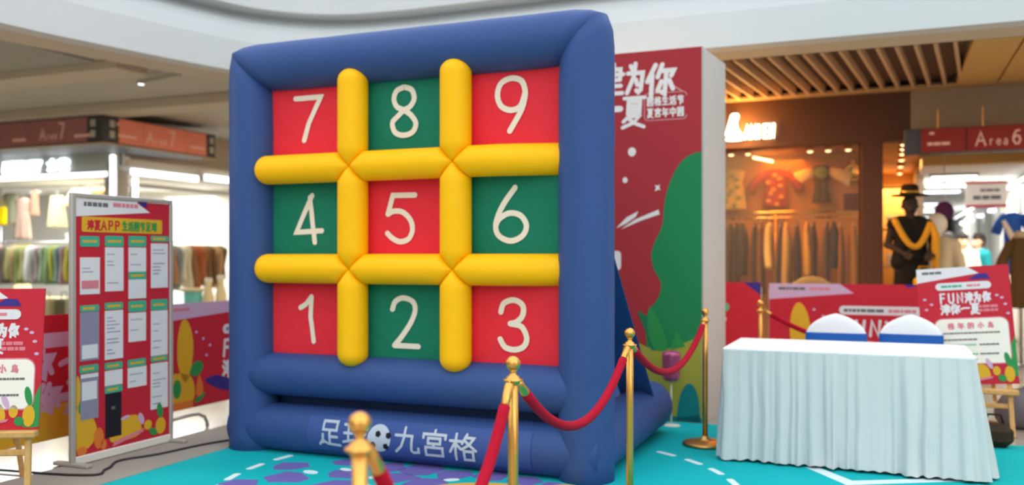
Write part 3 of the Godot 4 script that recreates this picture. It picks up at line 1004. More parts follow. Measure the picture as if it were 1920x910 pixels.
# ---------------------------------------------------------------- inflatable frame
func inflatable() -> void:
	var W := 2.81
	var H := 2.85
	var R := 0.17
	var t := thing("inflatable_frame", "large blue inflatable frame with nine numbered red and green target panels", "inflatable game", F(0, 0, 0))
	var blue: Material = M.nylon_blue
	# front frame: four round tubes with mitred corners, slightly drawn in at the seams
	var mitred := func(horizontal: bool, c: float, lo: float, hi: float, cut_lo: float, cut_hi: float) -> MB:
		var mb := MB.new().smooth()
		var rings := []
		var n := 28
		for k in 25:
			var s := float(k) / 24
			var e := minf(s, 1.0 - s) * (hi - lo)
			var e2 := (1.0 - s) * (hi - lo) if not horizontal else e
			var rr := R * (1.0 - 0.04 * exp(-e2 / 0.05)) * (1.0 + 0.004 * sin(s * 37.0))
			var r := PackedVector3Array()
			for i in n:
				var w := TAU * i / n
				var off := rr * cos(w)
				var z := rr * sin(w)
				# the outer corner is drawn in a little, so that it comes out rounded
				var outer := off if horizontal else (off if cut_hi > 0.0 else -off)
				if outer > 0.07:
					var q := 0.07 + (outer - 0.07) * 0.62
					off *= lerpf(1.0, q / outer, smoothstep(0.16, 0.0, e2))
				var l := lerpf(lo - cut_lo * off, hi + cut_hi * off, s)
				r.append(Vector3(l, c + off, z) if horizontal else Vector3(c + off, l, z))
			rings.append(r)
		return mb.loft(rings)
	part(t, "side_tube", mitred.call(false, R, 0.0, H - R, 0.0, -1.0), blue)
	part(t, "side_tube", mitred.call(false, W - R, 0.0, H - R, 0.0, 1.0), blue)
	part(t, "top_tube", mitred.call(true, H - R, R, W - R, 1.0, 1.0), blue)
	var tube := func(path: Array, r: float, pinch := 0.05) -> MB:
		var rad := []
		var fine := []
		for i in path.size() - 1:
			var m := 10
			for k in m:
				fine.append((path[i] as Vector3).lerp(path[i + 1], float(k) / m))
		fine.append(path[path.size() - 1])
		for k in fine.size():
			var e := minf(k, fine.size() - 1 - k) * 0.12
			rad.append(r * (1.0 - pinch * exp(-e / 0.06)))
		return MB.new().smooth().tube(fine, rad, 28)
	part(t, "cross_tube", tube.call([Vector3(0.1, 0.535, 0.012), Vector3(W - 0.1, 0.535, 0.012)], 0.148), blue)
	part(t, "base_tube", tube.call([Vector3(0.06, 0.165, 0), Vector3(W - 0.06, 0.165, 0)], 0.165), blue)
	var round_end := func(x: float) -> MB:
		var path := [Vector3(x, 0.17, 0)]
		var rad := [0.168]
		for k in 14:
			path.append(Vector3(x, 0.17 + 0.004 * k, -0.11 * (k + 1)))
			rad.append(0.168 + 0.0012 * k)
		for k in [[1.60, 0.172], [1.64, 0.15], [1.665, 0.11], [1.68, 0.05]]:
			path.append(Vector3(x, 0.20, -k[0]))
			rad.append(k[1])
		return MB.new().smooth().tube(path, rad, 28)
	part(t, "foot_tube", round_end.call(R), blue)
	part(t, "foot_tube", round_end.call(W - R), blue)
	part(t, "rear_tube", tube.call([Vector3(0.1, 0.19, -1.5), Vector3(W - 0.1, 0.19, -1.5)], 0.165), blue)
	for x in [R, W - R]:
		part(t, "brace", brace_shape(x), blue)
	# backing cloth and the nine panels
	part(t, "backing_sheet", MB.new().box(Vector3(W / 2, 1.6, -0.03), Vector3(W - 0.3, 1.95, 0.012)), blue)
	part(t, "backing_sheet", MB.new().box(Vector3(W / 2, 0.36, -0.155), Vector3(W - 0.3, 0.5, 0.012)), blue)
	var xs := [0.325, 1.047, 1.805, 2.485]
	var ys := [0.665, 1.27, 1.95, 2.53]
	var digits := {
		"7": [[pts("532,2446 739,2447 691,2366 638,2270 603,2154", 0.001), false]],
		"8": [[pts("1388,2466 1444,2446 1464,2388 1436,2338 1388,2315 1340,2275 1302,2236 1322,2172 1388,2150 1454,2170 1476,2226 1440,2280 1388,2315 1336,2340 1312,2392 1334,2446 1388,2466", 0.001), true]],
		"9": [[pts("2246,2378 2222,2444 2152,2468 2082,2440 2058,2366 2084,2296 2150,2268 2214,2292 2246,2378 2224,2277 2141,2138", 0.001), true]],
		"4": [[pts("669,1772 537,1520 747,1529", 0.001), false], [pts("652,1758 670,1600 691,1449", 0.001), false]],
		"5": [[pts("1468,1755 1304,1756 1267,1633", 0.001), false], [pts("1267,1633 1310,1652 1375,1645 1432,1596 1450,1530 1424,1470 1360,1450 1300,1474 1263,1506", 0.001), true]],
		"6": [[pts("2177,1783 2094,1672 2047,1565 2062,1488 2145,1450 2225,1480 2253,1545 2215,1607 2141,1624 2072,1590 2047,1550", 0.001), true]],
		"1": [[pts("572,999 625,1030 665,1075", 0.001), true], [pts("665,1075 656,935 682,770", 0.001), false]],
		"2": [[pts("1300,1004 1320,1054 1380,1080 1452,1056 1470,1000 1440,920 1376,830 1316,765", 0.001), true], [pts("1316,765 1495,764", 0.001), false]],
		"3": [[pts("2080,1004 2101,1059 2170,1080 2228,1048 2228,985 2188,944 2145,932", 0.001), true], [pts("2145,932 2221,915 2256,846 2235,792 2174,770 2109,784 2076,833", 0.001), true]],
	}
	var noise_ := FastNoiseLite.new()
	noise_.seed = 3
	noise_.frequency = 2.4
	var num := [["1", "2", "3"], ["4", "5", "6"], ["7", "8", "9"]]
	for r in 3:
		for c in 3:
			var d: String = num[r][c]
			var red := int(d) % 2 == 1
			var z := func(p: Vector2) -> float: return 0.004 + 0.006 * noise_.get_noise_2d(p.x * 1.6, p.y) 
			var mb := MB.new().smooth()
			var nx := 14
			var rows := []
			for j in nx + 1:
				var row := PackedVector3Array()
				for i in nx + 1:
					var p := Vector2(lerpf(xs[c], xs[c + 1], float(i) / nx), lerpf(ys[r], ys[r + 1], float(j) / nx))
					row.append(Vector3(p.x, p.y, z.call(p)))
				rows.append(row)
			for j in nx:
				for i in nx:
					mb.face(PackedVector3Array([rows[j][i], rows[j][i + 1], rows[j + 1][i + 1], rows[j + 1][i]]), Vector3(0, 0, 1))
			var pn := part(t, "target_panel", mb, M.cloth_red if red else M.cloth_green, "%s panel with the number %s" % ["red" if red else "green", d])
			var polys := []
			for s in digits[d]:
				polys.append_array(pen(curve(s[0], 6) if s[1] else s[0], 0.036, 0.03))
			var dm := MB.new()
			var lift := 0.005
			for poly: PackedVector2Array in polys:
				var q := PackedVector3Array()
				for v in poly:
					q.append(Vector3(v.x, v.y, z.call(v) + lift))
				dm.face(q, Vector3(0, 0, 1))
				lift += 0.00003
			part(pn, "digit", dm, M.digit_cream)
	# the yellow grid: twelve tubes drawn to a point where they cross
	var seg := func(p: Vector2, q: Vector2, r: float, pin_p: bool, pin_q: bool, zq := 0.09) -> void:
		var l := p.distance_to(q)
		var d := (q - p) / l
		var e := Vector2(-d.y, d.x)
		var rings := []
		var stops := []
		for k in 9:
			stops.append(r * 1.25 * (1.0 - cos(PI / 2 * k / 8.0)))
		for k in range(1, 8):
			stops.append(lerpf(r * 1.25, l - r * 1.25, k / 8.0))
		for k in 9:
			stops.append(l - r * 1.25 * (1.0 - cos(PI / 2 * (8 - k) / 8.0)))
		for s in stops:
			var f := 1.0
			var g := 1.0
			for en in [[s, pin_p], [l - s, pin_q]]:
				var u := clampf(en[0] / r, 0.0, 1.0)
				var v := clampf(en[0] / (r * (1.25 if en[1] else 0.85)), 0.0, 1.0)
				if en[1]:
					f *= lerpf(u, sqrt(1.0 - (1.0 - u) * (1.0 - u)), 0.25)
					g *= sqrt(1.0 - (1.0 - v) * (1.0 - v)) * 0.72 + 0.28
				else:
					f *= sqrt(maxf(0.0, 1.0 - (1.0 - v) * (1.0 - v)))
					g *= sqrt(maxf(0.0, 1.0 - (1.0 - v) * (1.0 - v)))
			var ring := PackedVector3Array()
			for i in 20:
				var w := TAU * i / 20
				var m: Vector2 = p + d * s + e * (r * f * cos(w) * 1.0)
				ring.append(Vector3(m.x, m.y, lerpf(0.09, zq, smoothstep(0.3, 1.0, s / l)) + r * g * sin(w)))
			rings.append(ring)
		part(t, "grid_tube", MB.new().smooth().loft(rings, false), M.nylon_yellow)
	for x in [1.047, 1.805]:
		seg.call(Vector2(x, 0.62), Vector2(x, 1.27), 0.102, false, true)
		seg.call(Vector2(x, 1.27), Vector2(x, 1.95), 0.102, true, true)
		seg.call(Vector2(x, 1.95), Vector2(x, 2.605), 0.102, true, false)
	for y in [1.27, 1.95]:
		seg.call(Vector2(0.275, y), Vector2(1.047, y), 0.1, false, true)
		seg.call(Vector2(1.047, y), Vector2(1.805, y), 0.1, true, true)
		seg.call(Vector2(1.805, y), Vector2(2.60, y), 0.1, true, false, -0.015)
	# banner with lettering, laid round the base tube
	var wrap := func(p: Vector2, up := 0.0) -> Vector3:
		var w := asin(clampf((p.y - 0.165) / 0.168, -1.0, 1.0))
		return Vector3(p.x, 0.165 + (0.168 + up) * sin(w), (0.168 + up) * cos(w))
	var strip := []
	for i in 8:
		for j in 12:
			strip.append(rect(0.74 + 0.2 * i, 0.065 + 0.0185 * j, 0.94 + 0.2 * i, 0.0835 + 0.0185 * j))
	var bn := part(t, "banner", MB.new().smooth().laid(strip, wrap), M.banner_blue)
	var wrap2 := func(p: Vector2, up := 0.0) -> Vector3:
		return wrap.call(p, 0.003 + up)
	var chars := [["足", 0.825, 0.105], ["球", 1.02, 0.105], ["九", 1.405, 0.10], ["宫", 1.60, 0.095], ["格", 1.80, 0.088]]
	for q in chars:
		part(bn, "lettering", MB.new().laid(glyph(q[0], q[1], q[2], 0.185, 0.16, 0.017, 0.02), wrap2, 0.00004), M.text_white)
	var disc := []
	var spots := []
	for k in 24:
		for ring in 4:
			var w0 := TAU * k / 24
			var w1 := TAU * (k + 1) / 24
			var r0 := 0.086 * ring / 4
			var r1 := 0.086 * (ring + 1) / 4
			disc.append(PackedVector2Array([Vector2.from_angle(w0) * r0, Vector2.from_angle(w0) * r1, Vector2.from_angle(w1) * r1, Vector2.from_angle(w1) * r0]))
	var moved := []
	for p in disc:
		var q := PackedVector2Array()
		for v in p:
			q.append(v + Vector2(1.292, 0.178))
		moved.append(q)
	part(bn, "ball_print", MB.new().laid(moved, wrap2), M.text_white)
	var wrap3 := func(p: Vector2, up := 0.0) -> Vector3:
		return wrap.call(p, 0.005 + up)
	for s in [Vector2(1.285, 0.205), Vector2(1.247, 0.135), Vector2(1.342, 0.13), Vector2(1.362, 0.2)]:
		spots.append(oval(s, 0.022, 0.022, 5))
	part(bn, "ball_spots", MB.new().laid(spots, wrap3), M.ink_black)


func brace_shape(x: float) -> MB:
	# a flat-sided inflated strut from the back of the side tube down to the foot tube
	var mb := MB.new().smooth()
	var rings := []
	for k in 13:
		var s := k / 12.0
		var c := Vector3(x, lerpf(1.42, 0.27, s), lerpf(-0.10, -1.27, s))
		var half := lerpf(0.11, 0.20, s)
		var ring := PackedVector3Array()
		for i in 20:
			var w := TAU * i / 20
			var u := signf(cos(w)) * pow(absf(cos(w)), 0.7) * 0.125
			var v := signf(sin(w)) * pow(absf(sin(w)), 0.7) * half
			ring.append(c + Vector3(u, v * 0.72, v * 0.70))
		rings.append(ring)
	return mb.loft(rings)


# ---------------------------------------------------------------- table with skirt, chairs
func table_and_chairs() -> void:
	var cx := 4.065
	var cb := 1.22
	var lx := 0.745
	var lz := 0.385
	var t := thing("event_table", "long folding table hidden under the white skirted cloth", "table", F(cx, 0, cb))
	part(t, "table_top", MB.new().box(Vector3(0, 0.735, 0), Vector3(lx * 2 - 0.01, 0.02, lz * 2 - 0.01), 0.004), M.white_plastic)
	for x in [-0.65, 0.65]:
		for z in [-0.3, 0.3]:
			part(t, "leg", MB.new().tube([Vector3(x, 0.008, z), Vector3(x, 0.725, z)], 0.014, 10), M.chrome)
	var c := thing("tablecloth", "white tablecloth with a long pleated satin skirt on the event table", "tablecloth", F(cx, 0, cb))
	part(c, "top_cloth", MB.new().box(Vector3(0, 0.738, 0), Vector3(lx * 2 + 0.012, 0.028, lz * 2 + 0.012), 0.009), M.cloth_white)
	# the skirt hangs in pleats and flares, more at the right end
	var per := []
	var n := 760
	var r := 0.03
	var total := 4.0 * (lx + lz)
	for i in n:
		var s := total * i / n
		var p: Vector2
		var o: Vector2
		if s < 2 * lx:
			p = Vector2(-lx + s, lz); o = Vector2(0, 1)
		elif s < 2 * lx + 2 * lz:
			p = Vector2(lx, lz - (s - 2 * lx)); o = Vector2(1, 0)
		elif s < 4 * lx + 2 * lz:
			p = Vector2(lx - (s - 2 * lx - 2 * lz), -lz); o = Vector2(0, -1)
		else:
			p = Vector2(-lx, -lz + (s - 4 * lx - 2 * lz)); o = Vector2(-1, 0)
		var q := Vector2(maxf(0.0, absf(p.x) - lx + 0.14), maxf(0.0, absf(p.y) - lz + 0.14))
		if q.x > 0 and q.y > 0:
			o = Vector2(q.x * signf(p.x), q.y * signf(p.y)).normalized()
		per.append([p, o, s])
	var g := FastNoiseLite.new()
	g.seed = 21
	g.frequency = 1.0
	var rings := []
	for k in 15:
		var v := k / 14.0
		var ring := PackedVector3Array()
		for q in per:
			var p: Vector2 = q[0]
			var o: Vector2 = q[1]
			var s: float = q[2]
			var phase := s * PI / 0.105 + 2.6 * g.get_noise_1d(s * 2.2) + 0.35 * g.get_noise_2d(s * 3.0, v * 1.6)
			var size := clampf(0.5 + 0.9 * g.get_noise_2d(floorf(phase / PI) * 3.7, 3.0), 0.12, 1.0)
			var fold := pow(absf(sin(phase)), 0.8) * size + 0.16 * sin(phase * 2.7 + 4.0 * g.get_noise_1d(s * 6.0))
			var big := 0.5 + 0.5 * g.get_noise_2d(s * 2.4, 7.0 + v * 0.5)
			var flare := 0.01 + 0.07 * clampf((p.x + 0.2) / 0.9, 0.0, 1.0) + (0.03 if o.x > 0.3 else 0.0)
			var out := 0.004 + v * flare * (0.55 + 0.5 * big) + (0.010 + 0.052 * pow(v, 0.8)) * fold
			var y := lerpf(0.735, 0.016 + 0.014 * big + 0.004 * sin(s * 90.0), v)
			ring.append(Vector3(p.x + o.x * out, y, p.y + o.y * out))
		rings.append(ring)
	part(c, "skirt", MB.new().smooth().loft(rings, false), M.satin_white)

	var ch := thing("covered_chair", "white covered banquet chair with blue sash behind the table, left one", "chair", F(3.95, 0, 2.06), TH, "covered chairs behind the table")
	ch.set_meta("base_name", "covered_chair")
	var outline := func(w: float, y: float) -> float:
		# half width of the rounded back at height y
		var e := clampf((y - 0.74) / 0.165, 0.0, 1.0)
		return w * (1.0 - 0.02 * (0.74 - y) if y < 0.74 else pow(maxf(0.0, 1.0 - pow(e, 1.9)), 0.72))
	var back := func(y0: float, y1: float, grow: float, nrow: int) -> MB:
		var rr := []
		for k in nrow:
			var y := lerpf(y0, y1, 1.0 - pow(1.0 - float(k) / (nrow - 1), 1.6))
			var hw: float = maxf(outline.call(0.222, y), 0.012) + grow
			var hd := (0.036 if y < 0.8 else 0.036 * sqrt(maxf(0.05, 1.0 - pow((y - 0.8) / 0.108, 2)))) + grow
			var ring := PackedVector3Array()
			for i in 28:
				var w := TAU * i / 28
				ring.append(Vector3(hw * signf(cos(w)) * pow(absf(cos(w)), 0.55), y, -0.2 - 0.07 * (y - 0.45) + hd * signf(sin(w)) * pow(absf(sin(w)), 0.55)))
			rr.append(ring)
		return MB.new().smooth().loft(rr)
	part(ch, "back_cover", back.call(0.44, 0.905, 0.0, 26), M.cloth_white)
	part(ch, "sash", back.call(0.56, 0.757, 0.006, 8), M.sash_blue, "blue sash tied round the chair back")
	part(ch, "seat_cover", MB.new().box(Vector3(0, 0.44, 0.02), Vector3(0.43, 0.07, 0.42), 0.03), M.cloth_white)
	for x in [-0.19, 0.19]:
		for z in [-0.19, 0.2]:
			part(ch, "leg", MB.new().smooth().tube([Vector3(x, 0.006, z), Vector3(x * 0.96, 0.2, z * 0.97), Vector3(x * 0.95, 0.42, z * 0.95)], [0.022, 0.02, 0.028], 10), M.cloth_white)
	copy(ch, "white covered banquet chair with blue sash behind the table, right one", F(4.475, 0, 2.13), TH - 0.06)


# ---------------------------------------------------------------- rope barrier
func stanchions() -> void:
	var s := thing("rope_stanchion", "nearest brass stanchion, cut off low by the picture edge", "stanchion", F(3.159, 0.0, -3.378), 0.0, "brass rope stanchions")
	s.set_meta("base_name", "rope_stanchion")
	part(s, "base", MB.new().smooth().lathe([[0.0, 0.0], [0.15, 0.0], [0.16, 0.006], [0.16, 0.018], [0.15, 0.026], [0.06, 0.036], [0.03, 0.05], [0.02, 0.07]], 40), M.brass_dull)
	part(s, "pole", MB.new().smooth().lathe([[0.019, 0.03], [0.019, 0.3], [0.019, 0.6], [0.019, 0.885]], 24), M.brass)
	part(s, "collar", MB.new().smooth().lathe([[0.019, 0.872], [0.024, 0.876], [0.026, 0.884], [0.036, 0.887], [0.037, 0.893], [0.026, 0.897], [0.024, 0.904], [0.013, 0.910], [0.011, 0.92], [0.016, 0.928]], 28), M.brass)
	part(s, "ball", MB.new().smooth().ball(Vector3(0, 0.952, 0), Vector3.ONE * 0.0275, 28, 18), M.brass)
	var spots := [[3.159, -3.378], [3.052, -2.159], [3.099, -0.701], [3.122, 1.255], [3.319, 2.737], [5.0, 2.95]]
	var lab := ["", "brass stanchion standing before the number 3 panel", "brass stanchion before the right side of the blue frame", "brass stanchion before the white edge of the red event wall", "brass stanchion behind the table at its left end", "brass stanchion hidden behind the right poster easel"]
	for i in range(1, 6):
		copy(s, lab[i], F(spots[i][0], 0.006 if i < 4 else 0.0, spots[i][1]), 0.0)
	var sag := [0.37, 0.27, 0.23, 0.0, 0.26]
	var names := ["red velvet rope hanging low between the two nearest stanchions", "red velvet rope hanging before the lower right corner of the blue frame", "red velvet rope between the third stanchion and the event wall one", "", "red velvet rope behind the covered chairs"]
	for i in 5:
		if i == 3:
			continue
		var p := F(spots[i][0], 0.89, spots[i][1])
		var q := F(spots[i + 1][0], 0.89, spots[i + 1][1])
		var d := (q - p).normalized()
		p += d * 0.045
		q -= d * 0.045
		var mid := (p + q) / 2
		var rp := thing("velvet_rope", names[i], "rope", Vector3(mid.x, 0, mid.z), 0.0, "velvet ropes")
		var l: float = p.distance_to(q)
		var path := []
		for k in 41:
			var u := k / 40.0
			var y: float = 0.885 - sag[i] * (1.0 - pow(2 * u - 1, 2))
			path.append(p.lerp(q, u) * Vector3(1, 0, 1) + Vector3(-mid.x, y, -mid.z))
		var cut := maxi(1, roundi(40 * 0.06 / l))
		part(rp, "cord", MB.new().smooth().tube(path.slice(cut, 41 - cut), 0.0205, 16), M.velvet_red)
		for e in [path.slice(0, cut + 1), path.slice(40 - cut)]:
			var f0: Vector3 = e[0]
			var f1: Vector3 = e[e.size() - 1]
			part(rp, "end_cap", MB.new().smooth().tube([f0, f0.lerp(f1, 0.06), f0.lerp(f1, 0.5), f0.lerp(f1, 0.94), f1], [0.009, 0.015, 0.0165, 0.0185, 0.017], 16), M.brass)
		for e in [[path[0], p - d * 0.01], [path[40], q + d * 0.01]]:
			var e0: Vector3 = e[0]
			var hk := []
			var dir: Vector3 = (Vector3(e[1].x - mid.x, 0.89, e[1].z - mid.z) - e0)
			for k in 9:
				var u := k / 8.0
				hk.append(e0 + dir * u + Vector3(0, 0.014 * sin(PI * u), 0))
			part(rp, "hook", MB.new().smooth().tube(hk, 0.005, 8), M.brass)


# ---------------------------------------------------------------- notice board
func notice_board() -> void:
	var t := thing("notice_board", "tall red notice board pinned with white sheets in a grey metal frame", "notice board", F(-0.5, 0.006, -0.975), TH + PI / 2)
	part(t, "panel", MB.new().box(Vector3(0.445, 0.875, 0.0), Vector3(0.85, 1.70, 0.012)), M.poster_red)
	part(t, "post", MB.new().box(Vector3(0.018, 0.87, 0), Vector3(0.036, 1.74, 0.036), 0.006), M.aluminium)
	part(t, "post", MB.new().box(Vector3(0.875, 0.87, 0), Vector3(0.034, 1.74, 0.036), 0.006), M.aluminium)
	part(t, "top_rail", MB.new().box(Vector3(0.446, 1.742, 0), Vector3(0.89, 0.03, 0.034), 0.006), M.aluminium)
	part(t, "bottom_rail", MB.new().box(Vector3(0.446, 0.03, 0), Vector3(0.89, 0.055, 0.034), 0.006), M.white_plastic)
	for x in [0.02, 0.873]:
		part(t, "foot", MB.new().box(Vector3(x, 0.012, 0), Vector3(0.05, 0.024, 0.30), 0.006), M.aluminium)
	shape(t, "header_band", [pts("40,1605 40,1722 535,1727 672,1655", 0.001)], 0.0065, 0.0085, M.sheet_white)
	shape(t, "navy_mark", [pts("560,1727 640,1727 650,1690 600,1700", 0.001)], 0.0065, 0.0085, M.poster_navy)
	strokes(t, "header_lettering", fine_print(0.1, 0.3, 1.675, 0.028), 0.0085, 0.0095, M.ink_grey)
	strokes(t, "header_lettering", fine_print(0.34, 0.56, 1.68, 0.028), 0.0085, 0.0095, M.poster_pink)
	shape(t, "title_band", [rounded(0.085, 1.507, 0.786, 1.607, 0.012)], 0.0065, 0.009, M.poster_yellow)
	letters(t, "title_lettering", "津夏APP", 0.13, 1.525, 0.048, 0.06, 0.008, 0.011, 0.009, 0.0105, M.poster_red, 0.0)
	letters(t, "title_lettering", "生活园节足球", 0.42, 1.525, 0.045, 0.06, 0.008, 0.010, 0.009, 0.0105, M.poster_green, 0.0)
	var mats := {"tab": M.tab_green, "w": M.sheet_white, "g": M.sheet_grey, "k": M.sheet_black}
	var rows := [["tab", 72, 1411, 226, 1480], ["tab", 274, 1413, 431, 1485], ["tab", 476, 1415, 635, 1489], ["tab", 681, 1454, 851, 1493],
		["w", 71, 1100, 230, 1341], ["w", 274, 1113, 431, 1408], ["w", 476, 1242, 635, 1409], ["tab", 476, 1187, 635, 1242], ["w", 476, 1055, 635, 1187], ["w", 681, 1123, 843, 1440],
		["tab", 71, 987, 224, 1029], ["tab", 272, 990, 427, 1037], ["tab", 476, 964, 635, 1040], ["tab", 681, 964, 839, 1041],
		["g", 70, 667, 224, 984], ["w", 272, 656, 427, 983], ["w", 476, 757, 634, 957], ["w", 681, 640, 841, 960],
		["tab", 67, 589, 218, 638], ["tab", 272, 588, 422, 635], ["tab", 469, 583, 632, 635], ["tab", 681, 597, 843, 637],
		["g", 74, 284, 218, 583], ["w", 272, 480, 422, 581], ["tab", 272, 430, 422, 476], ["k", 277, 132, 413, 428], ["w", 469, 442, 639, 579], ["w", 679, 260, 843, 586]]
	var n := 0
	for q in rows:
		var x0: float = q[1] / 1000.0
		var y0: float = q[2] / 1000.0
		var x1: float = q[3] / 1000.0
		var y1: float = q[4] / 1000.0
		var s := shape(t, "title_tab" if q[0] == "tab" else "notice_sheet", [rounded(x0, y0, x1, y1, 0.012) if q[0] == "tab" else rect(x0, y0, x1, y1)], 0.0065, 0.009, mats[q[0]])
		n += 1
		if q[0] == "tab":
			strokes(s, "lettering", fine_print(x0 + 0.02, x1 - 0.02, (y0 + y1) / 2 - 0.008, 0.016), 0.009, 0.0095, M.poster_yellow)
		elif q[0] == "k":
			strokes(s, "print", fine_print(x0 + 0.05, x0 + 0.09, y1 - 0.11, 0.02), 0.009, 0.0095, M.ink_grey)
		elif q[0] == "w":
			var pr := []
			var y := y1 - 0.05
			while y > y0 + 0.03:
				if rng.randf() < 0.45:
					pr.append_array(fine_print(x0 + 0.015, x0 + 0.015 + (x1 - x0 - 0.03) * rng.randf_range(0.4, 1.0), y, 0.006))
				y -= 0.024
			if pr.size():
				strokes(s, "print", pr, 0.009, 0.0095, M.sheet_grey)
	shape(t, "sheet_block", [rect(0.085, 1.2, 0.218, 1.165), rect(0.085, 0.68, 0.212, 0.77)], 0.009, 0.0098, M.sheet_white)
	shape(t, "sheet_block", [rect(0.082, 1.135, 0.22, 1.19)], 0.0092, 0.01, M.poster_pink)
	shape(t, "sheet_block", [rect(0.085, 0.41, 0.205, 0.53), rect(0.076, 0.555, 0.216, 0.58)], 0.009, 0.0098, M.sheet_white)
	fruit_art(t, 0.045, 0.845, 0.075, 0.0066, true)


# fruit and leaf prints along the foot of the posters
func fruit_art(t: Node, x0: float, x1: float, y0: float, z: float, pear: bool) -> void:
	var w := x1 - x0
	if pear:
		shape(t, "pear_print", [curve(pts("0,0 0,30 6,29 14,22 18,12 15,4 10,0", 0.01 * 0.9, Vector2(x0, y0 + 0.02)), 4), curve(pts("2,34 4,44 2,54 0,54 0,34", 0.009, Vector2(x0, y0)), 3)], z, z + 0.001, M.poster_yellow)
		shape(t, "leaf_print", [oval(Vector2(x0 + 0.03, y0 + 0.29), 0.018, 0.04, 12)], z + 0.001, z + 0.002, M.poster_green)
	shape(t, "basket_print", [curve(pts("0,0 4,16 16,18 30,17 34,2 18,-2", 0.01 * w, Vector2(x0 + 0.34 * w, y0 + 0.03)), 4, true)], z + 0.001, z + 0.002, M.poster_yellow)
	shape(t, "berry_print", [oval(Vector2(x0 + 0.22 * w, y0 + 0.07), 0.05 * w, 0.07), oval(Vector2(x0 + 0.27 * w, y0 + 0.02), 0.03 * w, 0.035), oval(Vector2(x0 + 0.05 * w, y0 + 0.01), 0.05 * w, 0.03)], z + 0.002, z + 0.003, M.poster_orange)
	shape(t, "ribbon_print", [pts("36,0 70,7 72,10 60,8 38,4", 0.01 * w, Vector2(x0, y0 - 0.01))], z + 0.003, z + 0.004, M.poster_pink)
	shape(t, "leaf_print", [oval(Vector2(x0 + 0.90 * w, y0 + 0.17), 0.035 * w, 0.055, 12, 0.2), oval(Vector2(x0 + 0.82 * w, y0 + 0.03), 0.05 * w, 0.025, 12, -0.5)], z + 0.002, z + 0.003, M.poster_green)
	shape(t, "fruit_print", [oval(Vector2(x0 + 0.91 * w, y0 + 0.06), 0.06 * w, 0.06), oval(Vector2(x0 + 0.76 * w, y0 + 0.085), 0.045 * w, 0.035)], z + 0.001, z + 0.002, M.poster_yellow)
	shape(t, "flower_print", [oval(Vector2(x0 + 0.68 * w, y0 + 0.14), 0.03 * w, 0.045, 10, 0.4), oval(Vector2(x0 + 0.50 * w, y0 + 0.17), 0.05 * w, 0.012, 10, 0.2)], z + 0.003, z + 0.004, M.poster_lilac)


# ---------------------------------------------------------------- posters on wooden easels
func poster_signs() -> void:
	for q in [[Vector3(3.52, 0, -6.95), TH - 0.03, 0.64, 0.90, 0.36, 0.075, "the right poster", "behind the table", 0.006], [Vector3(-2.965, 0, -5.12), 0.10, 0.62, 0.79, 0.385, 0.0, "the left poster", "at the left picture edge", 0.0]]:
		var e := thing("easel", "pale wooden easel carrying %s %s" % [q[6], q[7]], "easel", q[0], q[1], "wooden easels")
		var w: float = q[2]
		var hgt: float = q[3]
		var y0: float = q[4]
		for x in [-1.0, 1.0]:
			part(e, "leg", MB.new().box(Vector3(x * (w * 0.40), 0.36, 0.06), Vector3(0.034, 0.72, 0.03), 0.006, Basis(Vector3(0, 0, 1), x * 0.05) * Basis(Vector3(1, 0, 0), -0.16)), M.easel_wood)
			part(e, "upright", MB.new().box(Vector3(x * 0.12, y0 + hgt * 0.36, -0.06), Vector3(0.028, hgt * 0.98, 0.024), 0.006, Basis(Vector3(0, 0, 1), x * 0.1) * Basis(Vector3(1, 0, 0), -0.16)), M.easel_wood)
		part(e, "rear_leg", MB.new().box(Vector3(0, 0.45, -0.33), Vector3(0.03, 0.94, 0.024), 0.006, Basis(Vector3(1, 0, 0), 0.28)), M.easel_wood)
		part(e, "ledge", MB.new().box(Vector3(0, y0 - 0.022, 0.09), Vector3(w * 0.98, 0.04, 0.07), 0.008), M.easel_wood)
		part(e, "cross_bar", MB.new().box(Vector3(0, y0 - 0.13, 0.07), Vector3(w * 0.84, 0.035, 0.022), 0.006), M.easel_wood)
		var fr := Transform3D(Basis(Vector3.UP, q[1]), q[0])
		var p := thing("poster", "red poster with a cream rules card on %s" % ["the easel behind the table", "the easel at the left edge"][0 if q[8] > 0 else 1], "poster", fr * Vector3(0, y0 + (0.02 if q[5] > 0 else 0.0), 0.075), q[1], "posters on easels")
		p.transform.basis = p.transform.basis * Basis(Vector3(1, 0, 0), -0.12) * Basis(Vector3(0, 0, 1), q[5])
		part(p, "board", MB.new().box(Vector3(0, hgt / 2, 0), Vector3(w, hgt, 0.008)), M.poster_red)
		poster_art(p, w, hgt)


